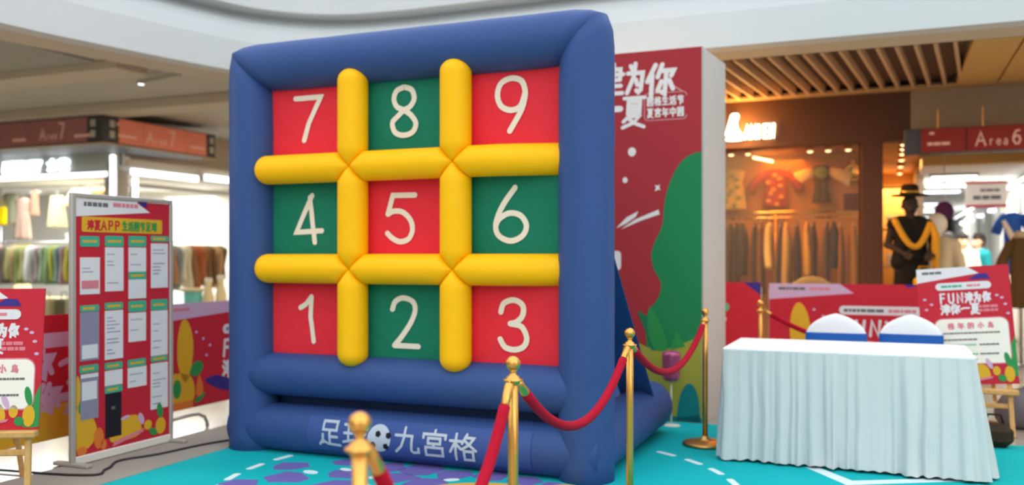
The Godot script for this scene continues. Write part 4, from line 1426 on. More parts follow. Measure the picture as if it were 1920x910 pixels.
func poster_art(p: Node, w: float, h: float) -> void:
	var x := -w / 2
	var z := 0.0045
	shape(p, "header_band", [PackedVector2Array([Vector2(x, h), Vector2(x + 0.56 * w, h), Vector2(x + 0.68 * w, h - 0.055), Vector2(x + 0.3 * w, h - 0.085), Vector2(x, h - 0.11)])], z, z + 0.001, M.sheet_white)
	shape(p, "navy_mark", [PackedVector2Array([Vector2(x + 0.56 * w, h - 0.1), Vector2(x + 0.8 * w, h - 0.1), Vector2(x + 0.76 * w, h - 0.06), Vector2(x + 0.66 * w, h - 0.058)])], z + 0.001, z + 0.002, M.poster_navy)
	strokes(p, "header_lettering", fine_print(x + 0.06 * w, x + 0.3 * w, h - 0.045, 0.02), z + 0.001, z + 0.002, M.ink_grey)
	shape(p, "strip", [rounded(x + 0.2 * w, h - 0.175, x + 0.8 * w, h - 0.118, 0.028)], z + 0.002, z + 0.003, M.sheet_white)
	shape(p, "strip_end", [rounded(x + 0.72 * w, h - 0.175, x + 0.8 * w, h - 0.118, 0.028)], z + 0.003, z + 0.004, M.poster_mint)
	strokes(p, "strip_lettering", fine_print(x + 0.26 * w, x + 0.52 * w, h - 0.155, 0.018), z + 0.003, z + 0.004, M.tab_green)
	strokes(p, "strip_lettering", fine_print(x + 0.54 * w, x + 0.7 * w, h - 0.155, 0.018), z + 0.003, z + 0.004, M.poster_pink)
	var k := w / 0.64
	letters(p, "title_lettering", "FUN津为你", x + 0.23 * w, h - 0.275, 0.052 * k, 0.075, 0.008, 0.013, z, z + 0.001, M.sheet_white, 0.0)
	letters(p, "title_lettering", "津你一夏", x + 0.24 * w, h - 0.36, 0.062 * k, 0.075, 0.006, 0.013, z, z + 0.001, M.sheet_white, 0.0)
	strokes(p, "title_lettering", fine_print(x + 0.64 * w, x + 0.85 * w, h - 0.32, 0.02) + fine_print(x + 0.64 * w, x + 0.85 * w, h - 0.35, 0.02), z, z + 0.001, M.poster_pink)
	var sp := []
	for q in [[0.07, 0.24], [0.08, 0.32], [0.14, 0.28], [0.9, 0.25], [0.93, 0.3], [0.85, 0.23], [0.95, 0.37]]:
		sp.append(oval(Vector2(x + q[0] * w, h - q[1]), 0.013, 0.009, 8))
	shape(p, "spark_print", sp, z, z + 0.001, M.poster_lilac)
	var ct := h - 0.40
	var cb := 0.16 if h > 0.85 else 0.115
	shape(p, "bush_print", [curve(PackedVector2Array([Vector2(x + w, ct - 0.14), Vector2(x + 0.93 * w, ct - 0.24), Vector2(x + 0.9 * w, cb - 0.02), Vector2(x + 0.86 * w, cb - 0.1), Vector2(x + w, cb - 0.1)]), 4)], z, z + 0.001, M.poster_green)
	shape(p, "card_edge", [rounded(x + 0.15 * w, cb - 0.008, x + 0.95 * w, ct + 0.008, 0.06)], z + 0.001, z + 0.002, M.poster_pink)
	shape(p, "card", [rounded(x + 0.16 * w, cb, x + 0.94 * w, ct, 0.055)], z + 0.002, z + 0.003, M.poster_card)
	letters(p, "card_title", "格年的小鸟", x + 0.30 * w, ct - 0.075, 0.042, 0.045, 0.026, 0.009, z + 0.003, z + 0.004, M.poster_pink, 0.0)
	var ln := []
	for q in [[0.24, 0.86, 0.115], [0.24, 0.62, 0.165], [0.24, 0.32, 0.205], [0.62, 0.84, 0.205], [0.62, 0.84, 0.275], [0.5, 0.74, 0.33]]:
		if ct - q[2] > cb + 0.01:
			ln.append_array(fine_print(x + q[0] * w, x + q[1] * w, ct - q[2], 0.012))
	strokes(p, "card_lettering", ln, z + 0.003, z + 0.004, M.ink_grey)
	strokes(p, "card_lettering", fine_print(x + 0.34 * w, x + 0.6 * w, ct - 0.205, 0.012) + fine_print(x + 0.34 * w, x + 0.6 * w, maxf(ct - 0.275, cb + 0.01), 0.012), z + 0.003, z + 0.004, M.poster_mint)
	fruit_art(p, x + 0.1 * w, x + w * 0.99, 0.015, z + 0.001, false)


# ---------------------------------------------------------------- crowd barriers dressed with banners
func barrier(label: String, at: Vector3, turn: float, l: float, top: float, bot: float, kind: int) -> void:
	var t := thing("crowd_barrier", label, "barrier", at, turn, "crowd barriers with printed covers")
	part(t, "frame", MB.new().smooth().tube([Vector3(0.02, 0.0, -0.02), Vector3(0.02, top - 0.06, -0.02), Vector3(0.035, top - 0.025, -0.02), Vector3(0.08, top - 0.015, -0.02), Vector3(l - 0.08, top - 0.015, -0.02), Vector3(l - 0.035, top - 0.025, -0.02), Vector3(l - 0.02, top - 0.06, -0.02), Vector3(l - 0.02, 0.0, -0.02)], 0.014, 10), M.aluminium)
	part(t, "lower_pipe", MB.new().smooth().tube([Vector3(0.03, 0.13, -0.02), Vector3(l - 0.03, 0.13, -0.02)], 0.012, 10), M.aluminium)
	for x in [0.06, l - 0.06]:
		part(t, "foot", MB.new().box(Vector3(x, 0.015, -0.02), Vector3(0.05, 0.03, 0.26), 0.008), M.aluminium)
	var z := 0.0
	var c := part(t, "cover", MB.new().box(Vector3(l / 2, (top + bot) / 2, -0.005), Vector3(l - 0.03, top - bot, 0.01)), M.poster_red)
	var x0 := 0.015
	if kind == 2:
		shape(c, "band", [rect(x0, top - 0.22, l - x0, top - 0.12), rect(x0, bot + 0.24, l - x0, bot + 0.30)], z, z + 0.001, M.poster_lilac)
		shape(c, "foot_print", [rect(x0, bot, l - x0, bot + 0.235)], z, z + 0.001, M.poster_yellow)
		letters(c, "title_lettering", "津为你一夏", 0.5, top - 0.43, 0.2, 0.2, 0.05, 0.04, z, z + 0.001, M.poster_lilac, 0.1)
		letters(c, "title_lettering", "津你夏", 0.8, top - 0.66, 0.2, 0.2, 0.05, 0.04, z, z + 0.001, M.poster_lilac, 0.1)
		return
	shape(c, "header_band", [PackedVector2Array([Vector2(x0, top), Vector2(x0 + (0.58 if kind == 0 else 0.36) * l, top), Vector2(x0 + (0.66 if kind == 0 else 0.43) * l, top - 0.085), Vector2(x0, top - 0.15)])], z, z + 0.001, M.poster_lilac)
	strokes(c, "header_lettering", fine_print(0.1, 0.34, top - 0.06, 0.026), z + 0.001, z + 0.002, M.ink_grey)
	strokes(c, "header_lettering", fine_print(0.38, 0.56, top - 0.06, 0.026), z + 0.001, z + 0.002, M.poster_pink)
	shape(c, "navy_mark", [PackedVector2Array([Vector2(0.68 * l, top), Vector2(0.76 * l, top), Vector2(0.7 * l, top - 0.03)]), PackedVector2Array([Vector2(0.9 * l, top), Vector2(l - x0, top), Vector2(l - x0, top - 0.12)])], z, z + 0.001, M.poster_navy)
	var px := 0.50 if kind == 0 else 0.28
	shape(c, "pear_print", [curve(pts("0,0 -7,14 -8,30 -6,44 -2,52 3,52 8,44 11,30 9,14 5,2", 0.0095, Vector2(px, bot + 0.22)), 4, true), curve(pts("-14,0 -14,22 -4,24 8,20 12,8 8,0", 0.01, Vector2(px, bot + 0.05)), 4, true)], z, z + 0.001, M.poster_yellow)
	shape(c, "leaf_print", [curve(pts("0,0 5,8 12,9 16,4 9,-3", 0.01, Vector2(px + 0.06, bot + 0.28)), 3, true), oval(Vector2(px - 0.08, bot + 0.17), 0.045, 0.075), oval(Vector2(px + 0.18, bot + 0.07), 0.07, 0.025, 12, 0.5)], z + 0.001, z + 0.002, M.poster_green)
	shape(c, "berry_print", [curve(pts("0,0 4,14 9,0 4,-4", 0.01, Vector2(px + 0.13, bot + 0.12)), 3, true), rect(px - 0.12, bot, px + 0.1, bot + 0.06)], z + 0.002, z + 0.003, M.poster_orange)
	shape(c, "ribbon_print", [curve(pts("0,6 14,9 34,3 40,2 40,-6 20,-4", 0.01, Vector2(px + 0.24, bot + 0.14)), 3, true)], z + 0.001, z + 0.002, M.poster_navy)
	var tx := 0.98 if kind == 0 else 0.66
	shape(c, "strip", [rounded(tx - 0.02, top - 0.28, tx + 0.78, top - 0.2, 0.038)], z, z + 0.001, M.sheet_white)
	shape(c, "strip_end", [rounded(tx + 0.68, top - 0.28, tx + 0.78, top - 0.2, 0.038)], z + 0.001, z + 0.002, M.poster_mint)
	strokes(c, "strip_lettering", fine_print(tx + 0.02, tx + 0.36, top - 0.255, 0.028), z + 0.001, z + 0.002, M.ink_grey)
	strokes(c, "strip_lettering", fine_print(tx + 0.4, tx + 0.64, top - 0.255, 0.028), z + 0.001, z + 0.002, M.poster_pink)
	letters(c, "title_lettering", "FUN津为你", tx - 0.03, top - 0.47, 0.11, 0.14, 0.02, 0.026, z, z + 0.001, M.sheet_white, 0.1)
	letters(c, "title_lettering", "津你一夏", tx - 0.03, top - 0.65, 0.13, 0.15, 0.02, 0.026, z, z + 0.001, M.sheet_white, 0.1)
	shape(c, "line_print", [pts("0,0 50,8 50,12 0,5", 0.01, Vector2(tx - 0.12, top - 0.72))], z, z + 0.001, M.poster_orange)
	var sp := []
	for q in [[0.22, 0.3], [0.3, 0.36], [0.14, 0.24], [0.26, 0.44]]:
		sp.append(oval(Vector2(px + q[0], top - q[1]), 0.014, 0.012, 8))
	shape(c, "spark_print", sp, z, z + 0.001, M.poster_lilac)


func barriers() -> void:
	barrier("red printed crowd barrier with pear art between notice board and blue frame", F(-0.90, 0, -0.02), TH + PI / 2, 1.9, 0.975, 0.125, 0)
	barrier("red printed crowd barrier with big letters between left poster and notice board", F(-0.86, 0, -2.0), TH + PI / 2, 1.92, 0.96, 0.125, 2)
	barrier("red printed crowd barrier with pear art behind the table and chairs", F(3.27, 0, 3.64), TH, 1.75, 1.10, 0.2, 1)
	barrier("red and green printed crowd barrier partly behind the white event wall edge", F(1.47, 0, 3.66), TH, 1.75, 1.105, 0.2, 1)
	var t := thing("bent_pipe", "bent grey metal pipe on the floor before the pear art barrier", "pipe", F(-0.70, 0, 0.0), TH + PI / 2)
	part(t, "pipe", MB.new().smooth().tube([Vector3(-0.1, 0.10, 0.0), Vector3(0.32, 0.115, 0.0), Vector3(0.42, 0.108, 0.0), Vector3(0.49, 0.075, 0.0), Vector3(0.515, 0.03, 0.0), Vector3(0.52, 0.0, 0.0)], 0.013, 12), M.aluminium)
	part(t, "end_foot", MB.new().smooth().tube([Vector3(-0.1, 0.10, 0.0), Vector3(-0.18, 0.08, 0.0), Vector3(-0.2, 0.0, 0.0)], 0.013, 12), M.aluminium)


# ---------------------------------------------------------------- clothes
func garment_edge(w: float, l: float, sway: float) -> ArrayMesh:
	# a garment on a hanger seen edge on: thin along x, sleeves and folds across z
	var rings := []
	for k in 15:
		var v := k / 14.0
		var half := (0.06 + 0.15 * smoothstep(0.0, 0.10, v)) * (1.0 + 0.12 * sin(v * 5.0 + sway))
		var th := w * (0.35 + 0.65 * smoothstep(0.0, 0.3, v)) / 2.0
		var ring := PackedVector3Array()
		for i in 18:
			var a := TAU * i / 18
			ring.append(Vector3(th * signf(cos(a)) * pow(absf(cos(a)), 0.6) * (1.0 + 0.18 * sin(3 * a + sway + v * 2.0)) + 0.012 * sin(sway + v * 4.0), -l * v, half * sin(a)))
		rings.append(ring)
	return MB.new().smooth().loft(rings).done()


func hanger_mesh() -> ArrayMesh:
	var hook := []
	for k in 11:
		var w := -PI / 2 + PI * 1.35 * k / 10
		hook.append(Vector3(0, 0.055 + 0.02 * sin(w), 0.02 * cos(w)))
	hook.push_front(Vector3(0, 0.0, 0))
	return MB.new().smooth().tube(hook, 0.004, 6).tube([Vector3(0, -0.05, -0.16), Vector3(0, 0.0, 0), Vector3(0, -0.05, 0.16)], 0.007, 6).done()


func garment_front(kind: String, w: float, l: float) -> ArrayMesh:
	# a garment hung facing forward
	var prof := {"dress": [[0, 0.30], [0.04, 0.52], [0.12, 0.5], [0.34, 0.38], [0.5, 0.5], [1.0, 0.62]], "skirt": [[0, 0.34], [0.06, 0.36], [0.5, 0.46], [1.0, 0.54]],
		"scarf": [[0, 0.2], [0.1, 0.24], [0.6, 0.2], [1.0, 0.26]], "top": [[0, 0.26], [0.08, 0.5], [0.3, 0.46], [1.0, 0.48]]}
	var p: Array = prof[kind]
	var rings := []
	for k in 21:
		var v := k / 20.0
		var hw := 0.0
		for j in p.size() - 1:
			if v >= p[j][0] and v <= p[j + 1][0]:
				hw = lerpf(p[j][1], p[j + 1][1], (v - p[j][0]) / (p[j + 1][0] - p[j][0])) * w
		var ring := PackedVector3Array()
		for i in 32:
			var a := TAU * i / 32
			ring.append(Vector3(hw * cos(a), -l * v, (0.05 + 0.03 * v + 0.018 * v * sin(7 * a)) * sin(a)))
		rings.append(ring)
	var mb := MB.new().smooth().loft(rings)
	if kind == "top":
		for s in [-1.0, 1.0]:
			mb.tube([Vector3(s * w * 0.42, -l * 0.1, 0), Vector3(s * w * 0.78, -l * 0.34, 0.0), Vector3(s * w * 0.98, -l * 0.58, 0.02)], [0.06, 0.062, 0.07], 12)
	return mb.done()


func cloth(hex: String) -> StandardMaterial3D:
	var key := "cloth_" + hex
	return M[key] if M.has(key) else mat(key, hex, 0.8)


func rack(called: String, label: String, at: Vector3, turn: float, l: float, h: float, m: Material) -> void:
	var t := thing(called, label, "clothes rack", at, turn)
	part(t, "rail", MB.new().smooth().tube([Vector3(-0.03, h, 0), Vector3(l + 0.03, h, 0)], 0.014, 10), m)
	for x in [0.0, l]:
		part(t, "post", MB.new().smooth().tube([Vector3(x, 0.02, 0), Vector3(x, h, 0)], 0.014, 10), m)
		part(t, "foot", MB.new().box(Vector3(x, 0.015, 0), Vector3(0.05, 0.03, 0.42), 0.008), m)


var edge_meshes := []
var hanger: ArrayMesh


func hang(label: String, group: String, at: Vector3, turn: float, hex: String, v: int, l: float, w := 1.0) -> void:
	if edge_meshes.is_empty():
		hanger = hanger_mesh()
		for q in [[0.1, 0.0], [0.12, 1.4], [0.09, 2.6], [0.11, 4.0]]:
			edge_meshes.append(garment_edge(q[0], 1.0, q[1]))
	var t := thing("hanging_garment", label, "garment", at, turn, group)
	var b := put(t, "garment_body", edge_meshes[v % 4], cloth(hex))
	b.scale = Vector3(w, l, 1.0)
	put(t, "hanger", hanger, M.chrome)


const ORDER := ["first", "second", "third", "fourth", "fifth", "sixth", "seventh", "eighth", "ninth", "tenth", "eleventh", "twelfth", "thirteenth", "fourteenth", "fifteenth", "sixteenth", "seventeenth", "eighteenth", "nineteenth", "twentieth"]


func left_shop_goods() -> void:
	rack("clothes_rack", "steel clothes rack with a row of green and grey garments in the left shop", F(-10.05, 0, 5.95), TH, 2.15, 1.6, M.chrome)
	var cols := [["c08a78", "salmon"], ["4d403c", "dark brown"], ["54483f", "brown black"], ["7d7a4e", "olive"], ["8a7656", "khaki brown"], ["6f7646", "moss green"], ["8c8a5c", "pale olive"], ["aeb0a8", "light grey"], ["94908e", "mid grey"], ["8a7f7f", "mauve grey"], ["86947a", "sage green"], ["708a5e", "leaf green"], ["a8ac4a", "lime green"], ["6f8d8a", "teal grey"], ["9c8288", "dusty mauve"], ["b4ad48", "yellow green"], ["5c6848", "dark green"], ["8b8f84", "stone grey"]]
	for i in cols.size():
		hang("%s garment, %s from the left on the left shop front rack" % [cols[i][1], ORDER[i]], "garments on the left shop front rack", F(-9.95 + 0.116 * i, 1.545, 5.95), TH, cols[i][0], i, 0.60 + 0.03 * (i % 3))
	rack("clothes_rack", "steel clothes rack with dark and rust garments along the walkway side front", F(-7.3, 0, 6.2), TH + PI / 2, 2.3, 1.62, M.chrome)
	cols = [["d8cdb0", "cream"], ["6f7a80", "slate"], ["3f3d40", "charcoal"], ["393636", "black"], ["4a4440", "dark brown"], ["5a5049", "umber"], ["b98a62", "tan"], ["8d9a98", "grey blue"], ["e6dfce", "ivory"], ["dcd2ba", "bone"], ["9a7350", "caramel"], ["b0623c", "rust"], ["a8724c", "copper"], ["8b6b4c", "brown"], ["7c5e42", "chestnut"], ["c09a70", "sand"], ["6e5a44", "walnut"]]
	for i in cols.size():
		hang("%s garment, %s from the near end of the walkway side rack" % [cols[i][1], ORDER[i]], "garments on the walkway side rack", F(-7.3, 1.565, 6.3 + 0.128 * i), TH + PI / 2, cols[i][0], i + 1, [0.62, 0.75, 0.7, 0.8][i % 4], 1.15)
	rack("display_rail", "high steel display rail at the back of the left shop", F(-10.8, 0, 6.6), TH, 3.0, 2.62, M.chrome)
	for q in [["dress", -10.54, 2.52, 0.56, 0.36, "7b7a63", "short olive grey dress on the high rail of the left shop"], ["dress", -10.24, 2.42, 0.74, 0.34, "a08576", "long dusty rose dress on the high rail of the left shop"], ["scarf", -9.93, 2.56, 0.46, 0.24, "8d6a55", "narrow brown scarf on the high rail of the left shop"],
		["skirt", -9.38, 2.44, 0.56, 0.42, "aaa27a", "khaki skirt on the high rail of the left shop"], ["top", -8.83, 2.56, 0.5, 0.3, "d8c8a4", "cream top on the high rail of the left shop"], ["top", -8.33, 2.56, 0.5, 0.3, "cfa878", "amber top on the high rail of the left shop"]]:
		var t := thing("display_garment", q[6], "garment", F(q[1], q[2], 6.6), TH, "garments on the high display rail")
		put(t, "garment_body", garment_front(q[0], q[4], q[3]), cloth(q[5]))
		put(t, "hanger", hanger, M.chrome).rotation.y = PI / 2
	var sb := thing("white_box", "white box with a lid lying on the shelf in the left shop", "box", F(-9.02, 1.62, 6.75))
	part(sb, "body", MB.new().box(Vector3(0, 0.06, 0), Vector3(0.36, 0.12, 0.25), 0.008), M.white_plastic)
	part(sb, "lid", MB.new().box(Vector3(0, 0.132, 0), Vector3(0.38, 0.024, 0.27), 0.006), M.white_plastic)
	var sh := thing("shop_shelf", "pale shelf unit behind the front rack of the left shop", "shelf", F(-9.6, 0, 6.75))
	part(sh, "shelf_board", MB.new().box(Vector3(0, 1.605, 0), Vector3(1.7, 0.03, 0.36), 0.006), M.cream_clay)
	part(sh, "shelf_board", MB.new().box(Vector3(0, 0.6, 0), Vector3(1.7, 0.03, 0.36), 0.006), M.cream_clay)
	for x in [-0.83, 0.83]:
		part(sh, "side_board", MB.new().box(Vector3(x, 0.8, 0), Vector3(0.03, 1.6, 0.36), 0.006), M.cream_clay)
	var yb := thing("yellow_bag", "bright yellow bag hanging at the far left of the shop", "bag", F(-10.72, 1.93, 6.55))
	part(yb, "body", MB.new().box(Vector3(0, 0.17, 0), Vector3(0.32, 0.34, 0.12), 0.03), cloth("e8c800"))
	part(yb, "handle", MB.new().smooth().tube([Vector3(-0.08, 0.33, 0), Vector3(-0.06, 0.46, 0), Vector3(0.06, 0.46, 0), Vector3(0.08, 0.33, 0)], 0.01, 8), cloth("c8a800"))
	for q in [[-7.45, 4.75, "c9bc96", "cream shopping bag on the floor under the front rack"], [-7.15, 4.8, "6e6f55", "olive shopping bag on the floor under the front rack"], [-6.88, 4.75, "b8b29a", "pale grey shopping bag on the floor under the front rack"]]:
		var t := thing("shopping_bag", q[3], "bag", F(q[0], 0, q[1]), TH, "shopping bags under the front rack")
		part(t, "body", MB.new().box(Vector3(0, 0.36, 0), Vector3(0.24, 0.72, 0.18), 0.025), cloth(q[2]))
		part(t, "handle", MB.new().smooth().tube([Vector3(-0.06, 0.70, 0), Vector3(-0.05, 0.82, 0), Vector3(0.05, 0.82, 0), Vector3(0.06, 0.70, 0)], 0.008, 8), cloth(q[2]))
	var bin := thing("waste_bin", "turquoise bin with a cream lid before the left shops", "bin", F(-6.15, 0, 6.43))
	part(bin, "body", MB.new().smooth().loft([oval_ring(0.115, 0.115, 0.0), oval_ring(0.12, 0.12, 0.01), oval_ring(0.15, 0.15, 0.78), oval_ring(0.15, 0.15, 0.79)]), M.teal_plastic)
	part(bin, "lid", MB.new().box(Vector3(0, 0.815, 0), Vector3(0.33, 0.05, 0.33), 0.012), M.cream_clay)
	for q in [[-5.92, 6.53, 1.0, "left cream floor vase beside the turquoise bin"], [-5.74, 6.62, 1.05, "right and taller cream floor vase beside the turquoise bin"]]:
		var v := thing("floor_vase", q[3], "vase", F(q[0], 0, q[1]), TH, "cream floor vases")
		var k: float = q[2]
		part(v, "body", MB.new().smooth().lathe([[0.0, 0.0], [0.07, 0.0], [0.08, 0.02 * k], [0.095, 0.4 * k], [0.09, 0.7 * k], [0.06, 0.82 * k], [0.045, 0.88 * k], [0.06, 0.95 * k]], 24), M.cream_clay)
		part(v, "rim", MB.new().smooth().lathe([[0.045, 0.94 * k], [0.062, 0.95 * k], [0.064, 0.985 * k], [0.05, 1.0 * k], [0.035, 0.97 * k]], 24), M.white_plastic)


func oval_ring(rx: float, rz: float, y: float, seg := 24) -> PackedVector3Array:
	var r := PackedVector3Array()
	for i in seg:
		r.append(Vector3(rx * cos(TAU * i / seg), y, rz * sin(TAU * i / seg)))
	return r


func right_shop_goods() -> void:
	var t := thing("clothes_rack", "double gold rail with dark garments behind the warm shop window", "clothes rack", F(1.9, 0, 7.1))
	for q in [[1.935, 0.022], [1.865, 0.016]]:
		part(t, "rail", MB.new().smooth().tube([Vector3(0, q[0], 0), Vector3(2.12, q[0], 0)], q[1], 12), M.gold_metal)
	for x in [0.0, 1.06, 2.12]:
		part(t, "post", MB.new().smooth().tube([Vector3(x, 0.0, 0), Vector3(x, 1.96, 0)], 0.014, 10), M.gold_metal)
	var cols := [["5e4424", "gold brown"], ["3a2e20", "olive brown"], ["2a211c", "near black"], ["3b2c22", "dark coffee"], ["231c19", "black"], ["2e2018", "brown"], ["2b2220", "charcoal"], ["6a4018", "copper"], ["c9a860", "cream topped"], ["241d1b", "jet black"], ["b88a40", "pale gold"], ["2a201a", "umber"], ["b8842c", "golden"], ["4a2e18", "rust brown"], ["543a1c", "bronze"], ["2e2420", "soot"], ["8a5820", "amber"], ["946420", "honey"]]
	for i in cols.size():
		hang("%s garment, %s from the left on the gold rail of the warm shop" % [cols[i][1], ORDER[i]], "garments on the gold rail", F(2.0 + 0.112 * i + 0.03 * sin(i * 2.3), 1.80, 7.1), TH, cols[i][0], i * 3 + i / 4, [0.95, 0.6, 1.05, 0.85, 0.98, 0.7, 1.0][i % 7], [1.2, 0.7, 1.0, 1.35, 0.8][i % 5])
	for q in [["dress", 2.34, 2.56, 0.55, 0.30, "b8a050", "8a8f5a", "yellow green patterned dress on the amber shop wall"], ["top", 2.9, 2.55, 0.52, 0.34, "8f2f1c", "d08a3a", "red and gold ornate jacket on the amber shop wall"], ["top", 3.5, 2.58, 0.5, 0.28, "3c3222", "6f7f4a", "dark vest with wide cream sleeves on the amber shop wall"]]:
		var g := thing("wall_garment", q[7], "garment", F(q[1], q[2], 7.6), TH, "garments on the amber wall")
		put(g, "garment_body", garment_front(q[0] if q[0] == "dress" else "scarf" if q[1] > 3.2 else "top", q[4] * (1.7 if q[1] > 3.2 else 1.0), q[3]), cloth(q[5]))
		var mb := MB.new()
		if q[1] > 3.2:
			for s in [-1.0, 1.0]:
				mb.smooth().loft([sleeve_ring(s * 0.1, -0.08, 0.05), sleeve_ring(s * 0.2, -0.12, 0.075), sleeve_ring(s * 0.36, -0.2, 0.10), sleeve_ring(s * 0.37, -0.205, 0.085)])
			part(g, "sleeve", mb, cloth("e0bf86"), "wide cream sleeves")
			part(g, "collar", MB.new().smooth().ball(Vector3(0, -0.1, 0.05), Vector3(0.09, 0.08, 0.03)), cloth(q[6]))
		else:
			for k in 9:
				mb.smooth().ball(Vector3(0.09 * sin(k * 2.4), -0.09 - 0.05 * k, 0.06 + 0.004 * k), Vector3(0.035, 0.03, 0.02), 10, 6)
			part(g, "ornament", mb, cloth(q[6]))
	var c := thing("wall_ornament", "round golden ornament at the right end of the amber wall", "ornament", F(3.9, 2.36, 7.7))
	part(c, "disc", MB.new().smooth().lathe([[0.0, 0.0], [0.12, 0.0], [0.125, 0.02], [0.1, 0.035], [0.085, 0.025], [0.0, 0.03]], 28).done_turned(Basis(Vector3(1, 0, 0), PI / 2), Vector3(0, 0.12, -0.02)), M.gold_metal)
	part(c, "hanger_ring", MB.new().smooth().lathe([[0.02, -0.01], [0.035, 0.0], [0.02, 0.01]], 16).done_turned(Basis(Vector3(1, 0, 0), PI / 2), Vector3(0, 0.27, -0.01)), M.gold_metal)
	var bx := thing("dark_box", "small dark red box on the gold rail end of the warm shop", "box", F(3.9, 1.95, 7.12))
	part(bx, "body", MB.new().box(Vector3(0, 0.09, 0), Vector3(0.2, 0.18, 0.16), 0.008), cloth("4a1a12"))
	part(bx, "lid", MB.new().box(Vector3(0, 0.195, 0), Vector3(0.21, 0.03, 0.17), 0.006), cloth("3a1410"))
	var n := 0
	for q in [[2.4, 7.0], [2.62, 7.0], [3.4, 7.0], [3.62, 7.0], [3.86, 7.0]]:
		spot(F(q[0], 2.76, q[1]), "%s spotlight from the left over the warm shop window" % ORDER[n], "spotlights over the warm shop window")
		n += 1
	n = 0
	for b in [6.7, 7.2, 7.8, 8.6, 9.6, 10.8]:
		spot(F(4.5, 2.76, b), "%s spotlight from the front in the warm shop passage" % ORDER[n], "spotlights in the warm shop passage")
		n += 1
	var gl := thing("gold_lamp", "slanted gold strip lamp over the red jacket", "lamp", F(2.75, 2.62, 7.5))
	part(gl, "shade_light", MB.new().box(Vector3(0, 0.06, 0), Vector3(0.28, 0.035, 0.06), 0.01, Basis(Vector3(0, 0, 1), -0.25)), M.lamp_warm)
	part(gl, "rod", MB.new().tube([Vector3(0, 0.07, 0), Vector3(0, 0.15, 0)], 0.006, 6), M.gold_metal)
	var sh := thing("display_shelf", "tall amber shelf unit in the warm shop passage", "shelf", F(4.44, 0, 9.2))
	for x in [-0.2, 0.2]:
		part(sh, "side_board", MB.new().box(Vector3(x, 1.2, 0), Vector3(0.03, 2.4, 0.32), 0.006), M.panel_wood)
	for y in [0.05, 0.62, 1.2, 1.75, 2.38]:
		part(sh, "shelf_board", MB.new().box(Vector3(0, y, 0), Vector3(0.38, 0.03, 0.32), 0.006), M.panel_wood)
	n = 0
	for y in [0.635, 1.215, 1.765]:
		var fo := thing("folded_cloth", "white folded clothes on the %s shelf of the amber unit" % ["lowest", "middle", "upper"][n], "folded clothes", F(4.44, y, 9.2), TH, "folded clothes on the amber shelf")
		for k in 3:
			part(fo, "layer", MB.new().box(Vector3(0.01 * (k % 2), 0.035 + 0.06 * k, 0.02), Vector3(0.28, 0.055, 0.24), 0.022), M.cloth_white)
		n += 1


func spot(at: Vector3, label: String, group: String) -> void:
	var s := thing("spot_lamp", label, "spotlight", at, TH, group)
	part(s, "housing", MB.new().smooth().lathe([[0.05, 0.0], [0.05, -0.05], [0.045, -0.055], [0.03, -0.03]], 16), M.gold_metal)
	part(s, "bulb_light", MB.new().smooth().ball(Vector3(0, -0.05, 0), Vector3(0.036, 0.02, 0.036), 14, 8), M.lamp_warm)


func sleeve_ring(x: float, y: float, r: float) -> PackedVector3Array:
	var out := PackedVector3Array()
	for i in 14:
		var w := TAU * i / 14
		out.append(Vector3(x + 0.25 * r * cos(w) * signf(x), y + r * cos(w), 0.5 * r * sin(w)))
	return out


